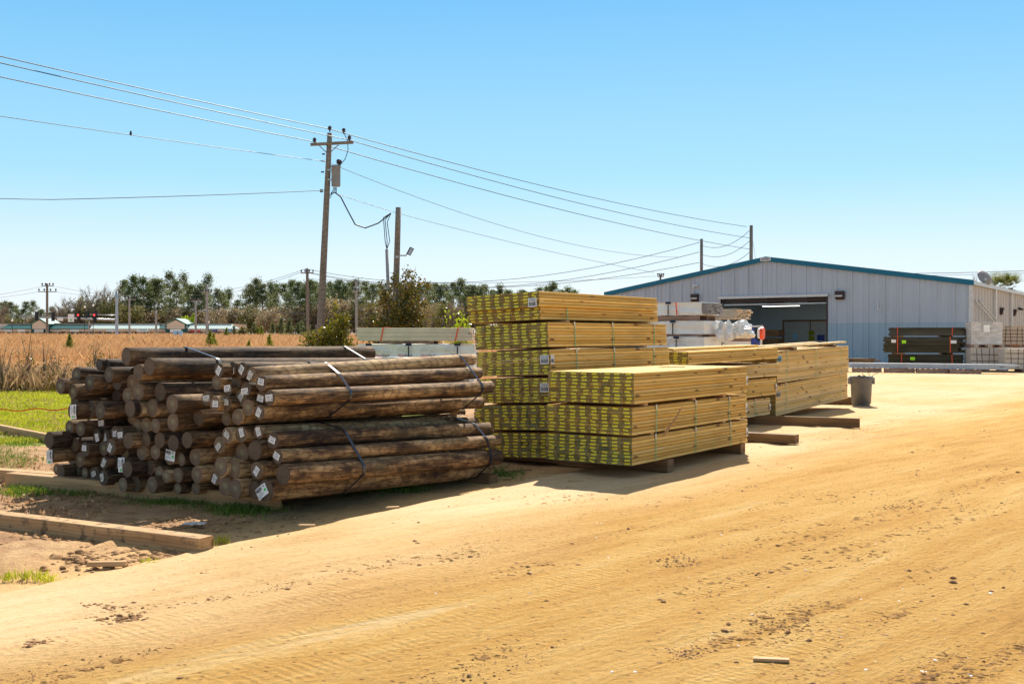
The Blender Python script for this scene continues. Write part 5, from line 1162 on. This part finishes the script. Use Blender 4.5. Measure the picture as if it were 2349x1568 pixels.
for (uc, w_, mm, im, tx, vv) in ((19, 10, 'white', 'ink_grey', 'SALON', 757), (49, 9, 'white', 'sky_sign', '', 757), (89, 10.5, 'cream', 'ink_grey', 'THE GRAND', 758.5), (128, 10, 'cream', 'ink', 'EXECUTIVE', 757), (171, 10.5, 'white', 'cyan_ink', 'NOW ON TRACK', 756.5), (256, 12, 'white', 'cyan_ink', 'SAVE ON TRACK', 756.5), (327, 13.5, 'white', 'cyan_ink', 'TAXES', 757), (403, 13, 'white', 'ink_grey', '', 758.5), (448, 11.5, 'red', 'white', 'ALTERATIONS', 757), (488, 10, 'navy', 'white', 'Coastal Cuts', 757), (525, 11, 'sky_sign', 'navy', 'LAUNDROMAT', 757)):
    dy = -1.5 if tx == 'THE GRAND' or uc == 403 else -.08
    b = MB(); a, c = B3(uc - w_, vv + 3.7, dy), B3(uc + w_, vv - 3.7, dy); b.obox(a, Vector((c.x - a.x, 0, 0)), Vector((0, .06, 0)), Vector((0, 0, c.z - a.z))); sg = sb(b, 'shop_sign', M[mm])
    if tx: b = MB(); b.text(tx, (a + c) / 2 + Vector((0, -.02, 0)), Vector((1, 0, 0)), Vector((0, 0, 1)), min(.6, (c.x - a.x) / len(tx) * 1.6)); sb(b, 'lettering', M[im], sg)
for (u, v, Y) in ((194.5, 707, 215), (214, 703, 220), (28, 738, 215), (478.5, 742, 205)):
    p = At(u, HV, Y); tt = thing('street_lamp', {194.5: 'globe lamp rising above the roof behind the red signals', 214: 'taller globe lamp beside the short mast arm', 28: 'globe lamp over the far left roof', 478.5: 'white globe lamp beside the tall grey pole'}[u], 'street lamp', (p.x, p.y, zb))
    top_ = At(u, v, Y).z - zb; b = MB(); b.tube([(0, 0, 0), (0, 0, top_)], .06, 6); b.build('post', M['dark'], tt); b = MB(); b.lathe([(0, 0), (.16, .06), (.22, .25), (.16, .42), (0, .5)], (0, 0, top_), 12, cap=False); b.build('globe', M['white'], tt, True)
p = At(408, 776, 130); b = MB(); b.box((-.55, -.1, 0), (.55, .1, 1.25)); o = b.build('roadside_sign', M['sky_sign']); o.location = (p.x, p.y, gz(p.x, p.y) + .3); o['label'] = 'pale sign board standing in the grass below the right gable'; o['category'] = 'sign'
k = MB(); k.box((-.07, -.11, .15), (.07, -.101, 1.1)); k.build('mark', M['ink'], o)

# ------------------------------------------------------------------ trees
rt_ = random.Random(77)
def leafq(b, c, s_, q, asp=1.0):
    d = Vector((q.gauss(0, 1), q.gauss(0, 1), q.gauss(0, 1))).normalized(); e = d.orthogonal().normalized(); e = (Matrix.Rotation(q.uniform(0, 6.28), 3, d) @ e); f = d.cross(e) * asp
    h = s_ / 2; b.poly([c - e * h, c - f * h, c + e * h, c + f * h])
def pine_var(seed_, H_=17.0, lo=.45, spread=3.0, ncl=26, leaf=.42, per=78):
    q = random.Random(seed_); tr = MB(); cr = MB(); n = 8
    off = [Vector((0, 0, 0))]; 
    for i in range(n): off.append(off[-1] + Vector((q.uniform(-.12, .12), q.uniform(-.12, .12), H_ * .97 / n)))
    tr.tube(off, [.21 * (1 - .8 * i / n) for i in range(n + 1)], 7)
    for k in range(ncl):
        t_ = lo + (1 - lo) * (k / (ncl - 1)) ** .85; z = H_ * t_; prof = math.sin(min(1, (t_ - lo) / (1 - lo) * .85 + .22) * math.pi) ** .7
        rad = spread * prof * q.uniform(.35, 1.0); a = q.uniform(0, 6.28); c = Vector((math.cos(a) * rad, math.sin(a) * rad, z + q.uniform(-.3, .5)))
        i = min(n, int(t_ * n / .97)); tr.tube([off[i] * 1.0, c], [.06, .02], 4)
        rr = q.uniform(.8, 1.7)
        for j in range(int(per * 1.5)):
            dv = Vector((q.gauss(0, .45), q.gauss(0, .45), q.gauss(0, .33))) * rr; leafq(cr, c + dv, leaf * q.uniform(.6, 1.3), q, .5)
    return tr, cr
def leafy_var(seed_, H_, spread, nleaf, leaf, bare=False, lo=.15, nb=26):
    q = random.Random(seed_); tr = MB(); cr = MB(); tips = []
    tr.tube([(0, 0, 0), (q.uniform(-.2, .2), 0, H_ * .35), (q.uniform(-.4, .4), 0, H_ * .75)], [.2, .15, .05], 6)
    for k in range(nb):
        a = q.uniform(0, 6.28); t_ = q.uniform(lo, .8); l_ = q.uniform(.4, 1) * spread * (1.15 - abs(t_ - .5)); base = Vector((0, 0, H_ * t_ * .8))
        tip = base + Vector((math.cos(a) * l_, math.sin(a) * l_, H_ * q.uniform(.1, .35))); tip.z = min(tip.z, H_ * q.uniform(.85, 1)); mid = base.lerp(tip, .5) + Vector((0, 0, .3)); tr.tube([base, mid, tip], [.07, .045, .015], 4)
        tips.append((mid, tip))
    if bare:
        for (m1, t1) in tips:
            for j in range(26):
                s_ = m1.lerp(t1, q.uniform(0, 1.1)); d = Vector((q.gauss(0, .5), q.gauss(0, .5), abs(q.gauss(.6, .5)))) * q.uniform(.5, 1.3); w_ = Vector((.02, .01, 0)) * (1 if leaf < .1 else 1.6)
                cr.poly([s_ - w_, s_ + w_, s_ + d])
                for _ in range(2): e = s_ + d * q.uniform(.3, .8); d2 = Vector((q.gauss(0, .4), q.gauss(0, .4), abs(q.gauss(.3, .3)))) * .8; cr.poly([e - w_ * .6, e + w_ * .6, e + d2])
    for j in range(nleaf):
        m1, t1 = q.choice(tips); c = m1.lerp(t1, q.uniform(-.3, 1.15)) + Vector((q.gauss(0, .5), q.gauss(0, .5), q.gauss(0, .45))) * (spread / 3); c.z = max(c.z, .15); leafq(cr, c, leaf * q.uniform(.6, 1.4), q, .7)
    return tr, cr
def keep(pair, n1, n2, m1, m2):
    a = pair[0].build(n1, m1, None, True); c = pair[1].build(n2, m2); r_ = (a.data, c.data); bpy.data.objects.remove(a); bpy.data.objects.remove(c); return r_
PV = [keep(pine_var(100 + i, lo=(.26, .42, .55, .30, .62, .25)[i], spread=(3.6, 2.8, 2.3, 4.4, 2.0, 5.2)[i], ncl=(34, 24, 20, 38, 18, 46)[i]), 'trunk', 'crown', M['bark'], M['pine']) for i in range(6)]
OV = [keep(leafy_var(200 + i, 9.0, 3.8, 2600, .42, i % 2 == 0, .05), 'trunk', 'crown', M['bark'], M['oak'] if i < 3 else M['oak2']) for i in range(5)]
BV = [keep(leafy_var(300 + i, 12.0, 3.0, 60, .2, True, .3, 30), 'trunk', 'crown', M['bark'], M['twig']) for i in range(3)]
def put(name, lab, cat, meshes, loc, sxy, sz, rz, group):
    t = thing(name, lab, cat, loc, rz, group); t.scale = (sxy, sxy, sz)
    for nm, me in zip(('trunk', 'crown'), meshes): o = bpy.data.objects.new(nm, me); col.objects.link(o); o.parent = t
    return t
ORD = ['first', 'second', 'third', 'fourth', 'fifth', 'sixth', 'seventh', 'eighth', 'ninth', 'tenth', 'eleventh', 'twelfth', 'thirteenth', 'fourteenth', 'fifteenth', 'sixteenth', 'seventeenth', 'eighteenth', 'nineteenth', 'twentieth']
TENS = ['', '', 'twenty', 'thirty', 'forty', 'fifty', 'sixty', 'seventy']
def ordn(i):
    if i < 20: return ORD[i]
    return (TENS[(i + 1) // 10] + '-' + ORD[(i + 1) % 10 - 1]) if (i + 1) % 10 else {30: 'thirtieth', 40: 'fortieth', 50: 'fiftieth', 60: 'sixtieth', 70: 'seventieth', 20: 'twentieth'}[i + 1]
def land(u):
    for lim, s_ in ((70, 'above the left shops'), (130, 'beyond the left gable'), (260, 'beyond the teal-roofed shops'), (370, 'beyond the white-roofed shops'), (440, 'beyond the right gable'), (560, 'beyond the right end of the shops'), (735, 'left of the leaning pole'), (860, 'between the leaning pole and the vine bush'), (985, 'behind the vine-covered bush'), (1075, 'over the bright yellow bush'), (2000, 'above the tall board pile')):
        if u < lim: return s_
pines = [(4,696,3),(13,692,1),(24,695,3),(37,702,1),(60,694,3),(76,692,0),(96,711,3),(120,705,0),(287,646,3),(306,636,5),(328,639,0),(345,650,3),(354,641,1),(364,644,3),(389,627,0),(404,646,1),(421,632,2),(440,657,3),(450,668,3),(458,655,2),(478,635,2),(499,664,1),(510,672,3),(525,665,1),(545,690,3),(574,655,3),(588,642,5),(603,655,3),(621,652,2),(634,653,1),(652,654,3),(671,645,0),(686,650,3),(700,653,1),(710,645,3),(722,649,3),(741,655,3),(757,650,3),(770,652,1),(779,646,3),(792,655,1),(803,650,3),(817,644,0),(838,649,3),(856,655,3),(875,655,3),(895,652,3),(920,655,3),(940,650,3),(962,655,3),(981,651,3),(998,653,3),(1010,656,1),(1022,655,3),(1040,652,3),(1057,644,5),(1072,658,3),(1085,657,3),(1100,660,3),(1110,655,0),(1130,668,3),(1147,656,1),(1165,668,3),(1198,668,3),(1238,661,1),(1255,660,3),(1270,652,5),(1290,668,3),(1303,661,1),(1317,668,3)]
for i, (u, v, k) in enumerate(pines):
    Y = 285 + rt_.uniform(-15, 30); p = At(u, v, Y); z0 = .5; h = p.z - z0; big = h / 17.0
    put('pine_tree', ('tall ' if v < 646 else 'dark green ' if k == 3 else 'slender ') + 'pine, ' + ordn(i) + ' from the left, ' + land(u), 'pine tree', PV[k], (p.x, Y, z0), 1.0 if h > 12 else .66, big, rt_.uniform(0, 6.28), 'pines in the far tree line')
oaks = [(8,712,0),(30,722,3),(55,725,1),(85,722,0),(112,718,3),(135,716,1),(150,705,0),(170,700,1),(186,690,3),(200,682,4),(216,684,3),(232,678,4),(250,682,3),(266,686,4),(285,690,1),(303,694,3),(322,702,0),(340,706,1),(360,700,2),(378,706,3),(398,700,0),(418,705,2),(436,704,4),(455,702,1),(475,704,0),(495,706,2),(516,700,1),(537,704,0),(556,702,2),(577,704,4),(597,706,0),(617,704,1),(638,700,2),(657,702,0),(678,700,1),(698,694,2),(716,690,0),(738,688,1),(758,680,2),(778,678,0),(798,682,1),(820,690,2),(842,692,0),(866,690,4),(890,694,1),(915,690,2),(942,692,0),(968,694,1),(995,690,2),(1022,692,4),(1048,694,0),(1072,696,1),(1100,690,3)]
for i, (u, v, k) in enumerate(oaks):
    Y = 268 + rt_.uniform(-8, 14); p = At(u, v, Y); h = p.z - .5
    put('winter_tree', ('brown twiggy' if k < 3 else 'olive leafy') +  ' lower tree, ' + ordn(i) + ' from the left, ' + land(u), 'tree', OV[k], (p.x, Y, .5), .85, h / 9.0, rt_.uniform(0, 6.28), 'understorey trees before the pines')
for i, (u, v, k) in enumerate([(136, 680, 0), (158, 672, 1), (178, 684, 2), (212, 650, 0), (238, 645, 1), (262, 649, 2), (2, 690, 1), (1040, 690, 2)]):
    Y = 262; p = At(u, v, Y); put('bare_tree', 'bare grey winter tree, ' + ordn(i if u > 2 else 6) + ' of the leafless ones, ' + land(u), 'tree', BV[k], (p.x, Y, .5), .9, (p.z - .5) / 12.0, rt_.uniform(0, 6.28), 'bare winter trees')
# young pines scattered in the field
def young_var(seed_):
    q = random.Random(seed_); tr = MB(); cr = MB(); tr.tube([(0, 0, 0), (0, 0, .8)], [.03, .008], 5)
    for k in range(46):
        z = q.uniform(.08, .95); r_ = (1.02 - z) * .42 * q.uniform(.5, 1.1); a = q.uniform(0, 6.28); tip = Vector((math.cos(a) * r_, math.sin(a) * r_, z + r_ * .35)); tr.tube([(0, 0, z * .9), tip], [.010, .004], 3)
        for _ in range(34): t_ = q.uniform(.3, 1.1); leafq(cr, Vector((0, 0, z * .9)).lerp(tip, t_) + Vector((q.gauss(0, .03), q.gauss(0, .03), q.gauss(0, .035))), q.uniform(.05, .10), q, .3)
    return tr, cr
YP = keep(young_var(400), 'trunk', 'crown', M['bark'], M['pineyoung']); YP2 = keep(young_var(401), 'trunk', 'crown', M['bark'], M['pine'])
for i, (u, vb_, h, Y, g_) in enumerate([(160, 0, 1.35, 75, 0), (482, 0, 1.5, 85, 0), (490, 0, 1.3, 86, 0), (583, 0, 2.6, 160, 1), (592, 0, 2.0, 160, 0), (600, 0, 2.1, 158, 0), (626, 0, 2.6, 165, 1), (645, 0, 3.4, 165, 1), (664, 0, 3.3, 168, 1), (684, 0, 2.6, 160, 1), (692, 0, 2.9, 162, 1), (702, 0, 3.2, 160, 1), (537, 0, 2.3, 170, 1), (520, 0, 1.9, 150, 0), (571, 0, 1.0, 70, 0), (618, 0, 1.3, 78, 0), (305, 0, 1.0, 90, 0)]):
    p = At(u, HV, Y); put('young_pine', ('yellow-green' if not g_ else 'dark green') + ' young pine, ' + ordn(i) + ' sapling in dry field, ' + land(u), 'young pine', YP2 if g_ else YP, (p.x, Y, gz(p.x, Y)), h * .95, h * 1.12, i, 'young pines in the dry field')
# near shrubs
def shrub(name, lab, u, v, Y, w_, H_, m_, nleaf, leaf, seed_, nb=40, lo=.02, leafasp=.6, zoff=0.0):
    q = random.Random(seed_); p = At(u, HV, Y); t = thing(name, lab, 'shrub', (p.x, Y, gz(p.x, Y)))
    st_ = MB(); cr = MB(); tips = []
    for k in range(nb):
        a = q.uniform(0, 6.28); l_ = q.uniform(.2, 1) * w_ / 2; z = H_ * q.uniform(.35, 1.0) * (1 - .35 * (l_ / (w_ / 2)) ** 2); tip = Vector((math.cos(a) * l_, math.sin(a) * l_, z)); mid = Vector((tip.x * .45 + q.uniform(-.1, .1), tip.y * .45, z * .55))
        st_.tube([(q.uniform(-.1, .1), q.uniform(-.1, .1), 0), mid, tip], [.022, .014, .004], 4); tips.append((mid, tip))
    cl = [m_1.lerp(t_1, q.uniform(.1, 1.0)) for (m_1, t_1) in tips for _ in range(3)]
    for j in range(nleaf):
        c = q.choice(cl) + Vector((q.gauss(0, .14), q.gauss(0, .14), q.gauss(0, .13))); leafq(cr, c, leaf * q.uniform(.6, 1.3), q, leafasp)
    st_.build('stems', M['bark'], t); cr.build('foliage', M[m_], t); return t
shrub('vine_bush', 'tall rust and green vine-covered bush climbing round the floodlight pole', 920, 600, 45.0, 2.9, 4.9, 'rustleaf', 8500, .13, 1, 80)
shrub('glossy_shrub', 'glossy yellow-green shrub beside the foot of the leaning pole', 772, 703, 42.5, 1.75, 2.75, 'magnolia', 3600, .14, 2, 34)
shrub('glossy_shrub', 'small glossy shrub partly behind the foot of the leaning pole', 718, 740, 46.5, .8, 2.1, 'magnolia', 1000, .14, 3, 18)
shrub('bright_bush', 'bright lime-yellow bush beyond the pale decking boards', 1045, 700, 42, 1.5, 2.75, 'limeleaf', 900, .13, 4, 40)
shrub('bright_bush', 'bare twiggy patch with bright leaves right of the vine bush', 985, 710, 44, 1.2, 2.7, 'rustleaf', 500, .08, 6, 40)
shrub('yellow_bush', 'round yellow-leaved bush showing over the shop roofs left of the red sign', 434, 711, 246, 4.2, 7.6, 'limeleaf', 1500, .5, 5, 30)
shrub('grey_bush', 'pale grey-green rounded bush at the end of the shops', 560, 755, 175, 3.2, 2.6, 'oak2', 1500, .3, 7, 30)
# palms behind the warehouse
for i, (u, v) in enumerate(((2290, 655), (2318, 652))):
    p = At(u, v + 8, 90); q = random.Random(i); t = thing('palm_tree', ('palm crown just above the gutter, ' + ('nearer the satellite dish' if i == 0 else 'further from the satellite dish')), 'palm tree', (p.x, p.y, 0), 0, 'palms behind the warehouse')
    b = MB(); b.tube([(0, 0, 0), (.1, 0, p.z * .5), (0, 0, p.z)], .2, 8); b.build('trunk', M['bark'], t); b = MB()
    for k in range(46):
        a = q.uniform(0, 6.28); el = q.uniform(-.3, 1.3); L = q.uniform(1.0, 1.5); d = Vector((math.cos(a) * math.cos(el), math.sin(a) * math.cos(el), math.sin(el))); sd = Vector((-math.sin(a), math.cos(a), 0))
        for j in range(9):
            o_ = Vector((0, 0, p.z)) + d * L * .45; e_ = (d + sd * (j - 4) * .16 - Vector((0, 0, .05 * abs(j - 4)))).normalized() * L * .75; b.poly([o_ - sd * .03, o_ + sd * .03, o_ + e_])
    b.build('crown', M['palm'], t)
for i, (u, v) in enumerate(((2235, 622), (2290, 628), (2257, 640))):
    p = At(u, v, 85); put('bare_tree', ('bare dark branches behind the dish, left one', 'bare dark branches behind the dish, right one', 'lowest bare branches right behind the dish')[i], 'tree', BV[i], (p.x, 85, 0), .35, p.z / 12, i, 'bare branches behind the warehouse')

# ------------------------------------------------------------------ grasses and litter
q = random.Random(9)
def blades(name, m_, gen, n, label=None):
    b = MB()
    for _ in range(n):
        r_ = gen()
        if r_ is None: continue
        (x, y, z, h, w_, k, sp_) = r_
        for j in range(k):
            a = q.uniform(0, 6.28); bx_, by_ = x + q.gauss(0, sp_), y + q.gauss(0, sp_); hh = h * q.uniform(.5, 1.1); ln = q.gauss(0, .42) * hh; dx, dy = math.cos(a) * ln, math.sin(a) * ln; px, py = w_ / 2 * math.cos(a + 1.2), w_ / 2 * math.sin(a + 1.2)
            b.poly([(bx_ - px, by_ - py, z), (bx_ + px, by_ + py, z), (bx_ + dx * .4 + px * .7, by_ + dy * .4 + py * .7, z + hh * .6), (bx_ + dx, by_ + dy, z + hh)])
    return tag(b.build(name, M[m_]), kind='stuff')
def g_lawn():
    Y = 15.8 * (32 / 15.8) ** q.random(); u = q.uniform(-30, 330); x = (u - 1174.5) / F * Y
    if noise.noise(Vector((x * .5, Y * .5, 0))) < -.42: return None
    if Y < 17.5 and noise.noise(Vector((x * .9, Y * .9, 3))) < .0: return None
    return (x, Y, -.03, q.uniform(.05, .10), .012 * Y / 18, 5, .07)
blades('lawn_grass', 'lawn', g_lawn, 15000)
def g_sedge():
    Y = 32.0 * (215 / 32.0) ** (q.random() ** .85); u = q.uniform(-60, 1130); x = (u - 1174.5) / F * Y
    if x > 2: return None
    f = noise.noise(Vector((x * .12, Y * .07, 0)))
    return (x, Y, gz(x, Y) - .05, (.40 + .22 * f) if Y < 60 else (.72 + .4 * f + .55 * min(1, (Y - 60) / 90)), .007 * Y / 30, 10, .22 * Y / 50)
blades('dry_grass', 'sedge', g_sedge, 17000)
def g_weed():
    Y = q.uniform(30.5, 36); u = q.uniform(-40, 420) if q.random() < .75 else q.uniform(400, 800); x = (u - 1174.5) / F * Y
    if noise.noise(Vector((x * .6, Y * .6, 7))) < -.15: return None
    return (x, Y, -.02, q.uniform(.15, .9) * (1.0 if Y < 33 else .8), .008, 6, .25)
blades('dead_weeds', 'weed', g_weed, 2000)
b = MB()
for _ in range(5200):
    Y = q.uniform(30.4, 33.5); u = q.uniform(-30, 330); x = (u - 1174.5) / F * Y; z = abs(q.gauss(0, .32)) if noise.noise(Vector((x * .8, Y, 3))) > 0 else abs(q.gauss(0, .14)); leafq(b, Vector((x, Y, .02 + z)), q.uniform(.05, .10), q, .6)
tag(b.build('bramble_leaves', M['rustleaf']), kind='stuff')
for i, (u, Y, h) in enumerate(((60, 31.5, 1.75), (107, 32, 1.15), (140, 31.2, .9), (215, 33.5, 1.35), (268, 34, 1.0), (6, 30.8, 1.3), (305, 34, .95))):
    shrub('tall_weed', ('leafy dead weed stalk at the lawn edge, ' + ordn(i) + ' stalk, ' + ('near the picture edge' if u < 100 else 'above the left log ends' if u > 200 else 'left of the logs')), u, 0, Y, .7, h + .35, 'rustleaf' if i in (0, 3, 4, 6) else 'weed', 130, .07, 20 + i, 12)
b = MB()
for _ in range(5200):
    if q.random() < .6: Y = q.uniform(16, 31); u = q.uniform(-30, 330)
    else: Y = q.uniform(9.5, 16.5); u = q.uniform(-20, 260)
    x = (u - 1174.5) / F * Y
    if noise.noise(Vector((x * .55, Y * .35, 12))) < -.05: continue
    leafq(b, Vector((x, Y, .03 if Y > 16 else .005)), q.uniform(.02, .07), q, .5)
tag(b.build('leaf_litter', M['weed']), kind='stuff')
def g_shade():
    c = q.choice(((60, 1125, 55, 14), (230, 1128, 150, 12), (420, 1150, 120, 10), (560, 1165, 90, 10), (1130, 1085, 60, 12), (40, 1010, 60, 12), (880, 1120, 80, 10), (20, 1050, 60, 30)))
    u, v = q.gauss(c[0], c[2] * .5), q.gauss(c[1], c[3] * .5)
    if v < 990: return None
    p = G(u, v)
    if p.x > edge_x(p.y): return None
    return (p.x, p.y, -.03, q.uniform(.03, .09), .007, 6, .04)
blades('verge_grass', 'shade_grass', g_shade, 2300)
def g_front():
    c = q.choice(((15, 1322), (55, 1318), (90, 1322), (115, 1328), (340, 1290), (20, 1126), (60, 1126), (505, 1240))); p = G(q.gauss(c[0], 9), q.gauss(c[1], 3)); return (p.x, p.y, -.02, q.uniform(.03, .07), .005, 6, .018)
blades('tuft_grass', 'lawn', g_front, 150)
M['clod'] = plain('dirt_clod', (.34, .19, .085), .95, var=.3, sc_=30); M['clod_dark'] = plain('dirt_clod_damp', (.27, .145, .065), .95, var=.3, sc_=30)
def clods(name, m_, gen, n):
    b = MB()
    for _ in range(n):
        r_ = gen()
        if r_ is None: continue
        x, y, z, s_ = r_; n0 = len(b.v); fl = q.uniform(.35, .8); k = 7; jit = [q.uniform(.6, 1.25) for _ in range(k * 2 + 1)]; a0 = q.uniform(0, 6)
        el = q.uniform(1, 1.7); ca, sa = math.cos(a0), math.sin(a0)
        for ring, (rr, zz_) in enumerate(((1.0, 0.0), (.8, .55))):
            for i in range(k):
                a = 6.2832 * i / k; px, py = math.cos(a) * rr * s_ * jit[ring * k + i] * el, math.sin(a) * rr * s_ * jit[ring * k + i]; b.v.append((x + px * ca - py * sa, y + px * sa + py * ca, z + zz_ * s_ * fl * 1.3))
        b.v.append((x, y, z + s_ * fl * jit[-1] * 1.2))
        for i in range(k):
            j = (i + 1) % k; b.f.append((n0 + i, n0 + j, n0 + k + j, n0 + k + i)); b.m.append(0); b.f.append((n0 + k + i, n0 + k + j, n0 + 2 * k)); b.m.append(0)
    return tag(b.build(name, M[m_], smooth=True), kind='stuff')
CL = [(225, 1395, 60, 8, .022), (290, 1425, 50, 8, .022), (560, 1385, 60, 10, .008), (760, 1165, 30, 3, .01), (1560, 1500, 50, 14, .011), (1020, 1385, 60, 8, .012), (440, 1220, 60, 20, .02), (640, 1330, 60, 20, .01), (1800, 1440, 60, 16, .010), (1750, 1165, 70, 10, .012), (2040, 1160, 60, 10, .012), (90, 1480, 40, 8, .018), (1240, 1185, 50, 8, .012), (1440, 1080, 100, 10, .006), (1560, 1290, 60, 14, .012), (1920, 900, 50, 8, .02), (1400, 930, 80, 8, .02)]
def g_clod():
    if q.random() < .45:
        c = q.choice(CL); u, v = q.gauss(c[0], c[2] * .6), q.gauss(c[1], c[3] * .6); s_ = c[4] * q.uniform(.15, .9) ** 1.4
    else:
        v = 880 + 700 * q.random() ** 1.3; u = q.uniform(-20, 2370); s_ = .0035 + .018 * q.random() ** 7
    if v < 860: return None
    p = G(u, v)
    if p.x < edge_x(p.y) + .05: return None
    return (p.x, p.y, .008, s_)
clods('drive_clods', 'clod_dark', g_clod, 4200)
b = MB()
for _ in range(11000):          # thin crusts and scuffs, slightly darker than the sand, drawn out across the wheel tracks
    v = 880 + 700 * q.random() ** 1.1; u = q.uniform(-20, 2370); p = G(u, v)
    f = noise.noise(Vector(((p.x * .72 - p.y * .69) * 1.3, (p.x * .69 + p.y * .72) * .25, 4)))
    if p.x < edge_x(p.y) + .1 + 1.5 * q.random() or f < -.16: continue
    L_ = q.uniform(.006, .034) * (1.6 if q.random() < .08 else 1); w_ = L_ * q.uniform(.2, .45); a = q.gauss(-.15, .35); e = Vector((math.cos(a), math.sin(a), 0)); f_ = Vector((-e.y, e.x, 0)); h = L_ * .10 + .0005
    z0_ = Vector((p.x, p.y, .006)); b.poly([z0_ - e * L_, z0_ - f_ * w_, z0_ + Vector((0, 0, h + .004))]); b.poly([z0_ - f_ * w_, z0_ + e * L_, z0_ + Vector((0, 0, h + .004))]); b.poly([z0_ + e * L_, z0_ + f_ * w_, z0_ + Vector((0, 0, h + .004))]); b.poly([z0_ + f_ * w_, z0_ - e * L_, z0_ + Vector((0, 0, h + .004))])
M['crust'] = plain('sand_crust', (.50, .27, .095), .95, var=.3, sc_=30); tag(b.build('sand_crusts', M['crust']), kind='stuff')
def g_grit():
    v = 900 + 680 * q.random() ** 1.2; u = q.uniform(-20, 2370); p = G(u, v)
    if p.x < edge_x(p.y) + .05 or noise.noise(Vector((p.x * 1.2, p.y * .6, 2))) < -.12: return None
    return (p.x, p.y, .006, .0025 + .0055 * q.random() ** 3)
clods('drive_grit', 'clod', g_grit, 15000)
def g_clod2():
    r_ = q.random()
    if r_ < .45: u, v, s_ = q.gauss(330, 120), q.gauss(1268, 16), .03 * q.random() ** 2 + .006
    elif r_ < .6: u, v, s_ = q.gauss(90, 60), q.gauss(1230, 14), .035 * q.random() ** 2 + .008
    elif r_ < .8: u, v, s_ = q.gauss(420, 160), q.gauss(1195, 14), .018 * q.random() ** 2 + .004
    else: u, v, s_ = q.uniform(0, 1150), q.uniform(1040, 1230), .015 * q.random() ** 2 + .003
    if v < 1000: return None
    p = G(u, v)
    if p.x > edge_x(p.y) + .3: return None
    return (p.x, p.y, -.025, s_)
clods('verge_clods', 'clod', g_clod2, 2600)
def g_lit():
    u, v = q.uniform(1350, 2349) if q.random() < .8 else q.uniform(400, 1400), 960 + 600 * q.random(); p = G(u, v)
    if p.x < edge_x(p.y) + .2: return None
    return (p.x, p.y, .012, q.uniform(.003, .009))
clods('paper_scraps', 'white', g_lit, 70)
def chip(lab, u, v, L, w_, a, mat='timber', th=.012, dark=False):
    p = G(u, v); b = MB(); b.prism([(0, 0), (w_, 0), (w_ * .8, th), (w_ * .1, th)], Vector((-L / 2, 0, 0)), Vector((L, .02, .0)), Vector((0, 1, 0)), Vector((0, 0, 1)))
    o = b.build('wood_scrap', M[mat]); o.location = (p.x, p.y, .016 if p.x > edge_x(p.y) else .0); o.rotation_euler = (0, 0, a); tag(o, lab, 'wood scrap', 'scraps of wood on the ground')
chip('flat pale wood scrap alone low on the sandy drive', 1770, 1527, .17, .05, -.25, 'timber')
chip('pale offcut half buried before the muddy timber', 240, 1300, .26, .07, 0.0, 'timber', .03)
chip('small light offcut at the drive edge before the log pile', 900, 1170, .12, .06, .1, 'timber')
chip('long thin lath on the shaded concrete by the front pile', 1282, 1094, .52, .03, .35, 'timber', .015)
chip('short lath end in the shade before the front pile', 1323, 1107, .16, .05, .3, 'timber', .015)
chip('brown chip at the edge between dirt and drive', 700, 1212, .13, .05, -.2, 'timber')
chip('splintered lath under the far ends of the logs', 1100, 1098, .7, .03, -.05, 'timber', .015)
chip('long splinter under the log ends near the board pile', 1180, 1082, .5, .03, .5, 'timber_dark', .015)
chip('pale shard on the dirt below the blackened logs', 345, 1132, .22, .08, .1, 'timber_dark', .01)
p = G(445, 1203); b = MB(); n0 = 0
for i in range(7):
    for j in range(5): b.v.append(((i - 3) * .03, (j - 2) * .03, .02 + .014 * noise.noise(Vector((i * .9, j * .9, 2)))))
for i in range(6):
    for j in range(4): b.f.append((i * 5 + j, (i + 1) * 5 + j, (i + 1) * 5 + j + 1, i * 5 + j + 1)); b.m.append(0)
o = b.build('plastic_scrap', M['wrap']); o.location = (p.x, p.y, -.01); tag(o, 'crumpled bluish plastic scrap on the dirt behind the muddy timber', 'plastic scrap')
b = MB(); A_, B_ = G(-20, 941, .35), G(185, 937, .40); b.tube([A_.lerp(B_, i / 12) + Vector((0, 0, .02 * math.sin(i * 1.3))) for i in range(13)], .010, 5); tag(b.build('barrier_tape', M['strap_red']), 'red tape stretched low across the lawn to the log pile', 'tape')
for i, u in enumerate((-16, 178)):
    p = G(u, 941, .35) if i == 0 else G(180, 937, .40); b = MB(); b.tube([(0, 0, 0), (0, 0, .42)], .012, 6); o = b.build('tape_stake', M['timber_dark']); o.location = (p.x, p.y, -.02); tag(o, ('stake holding the red tape, hidden end behind the logs' if i else 'stake holding the red tape at the far left'), 'stake')
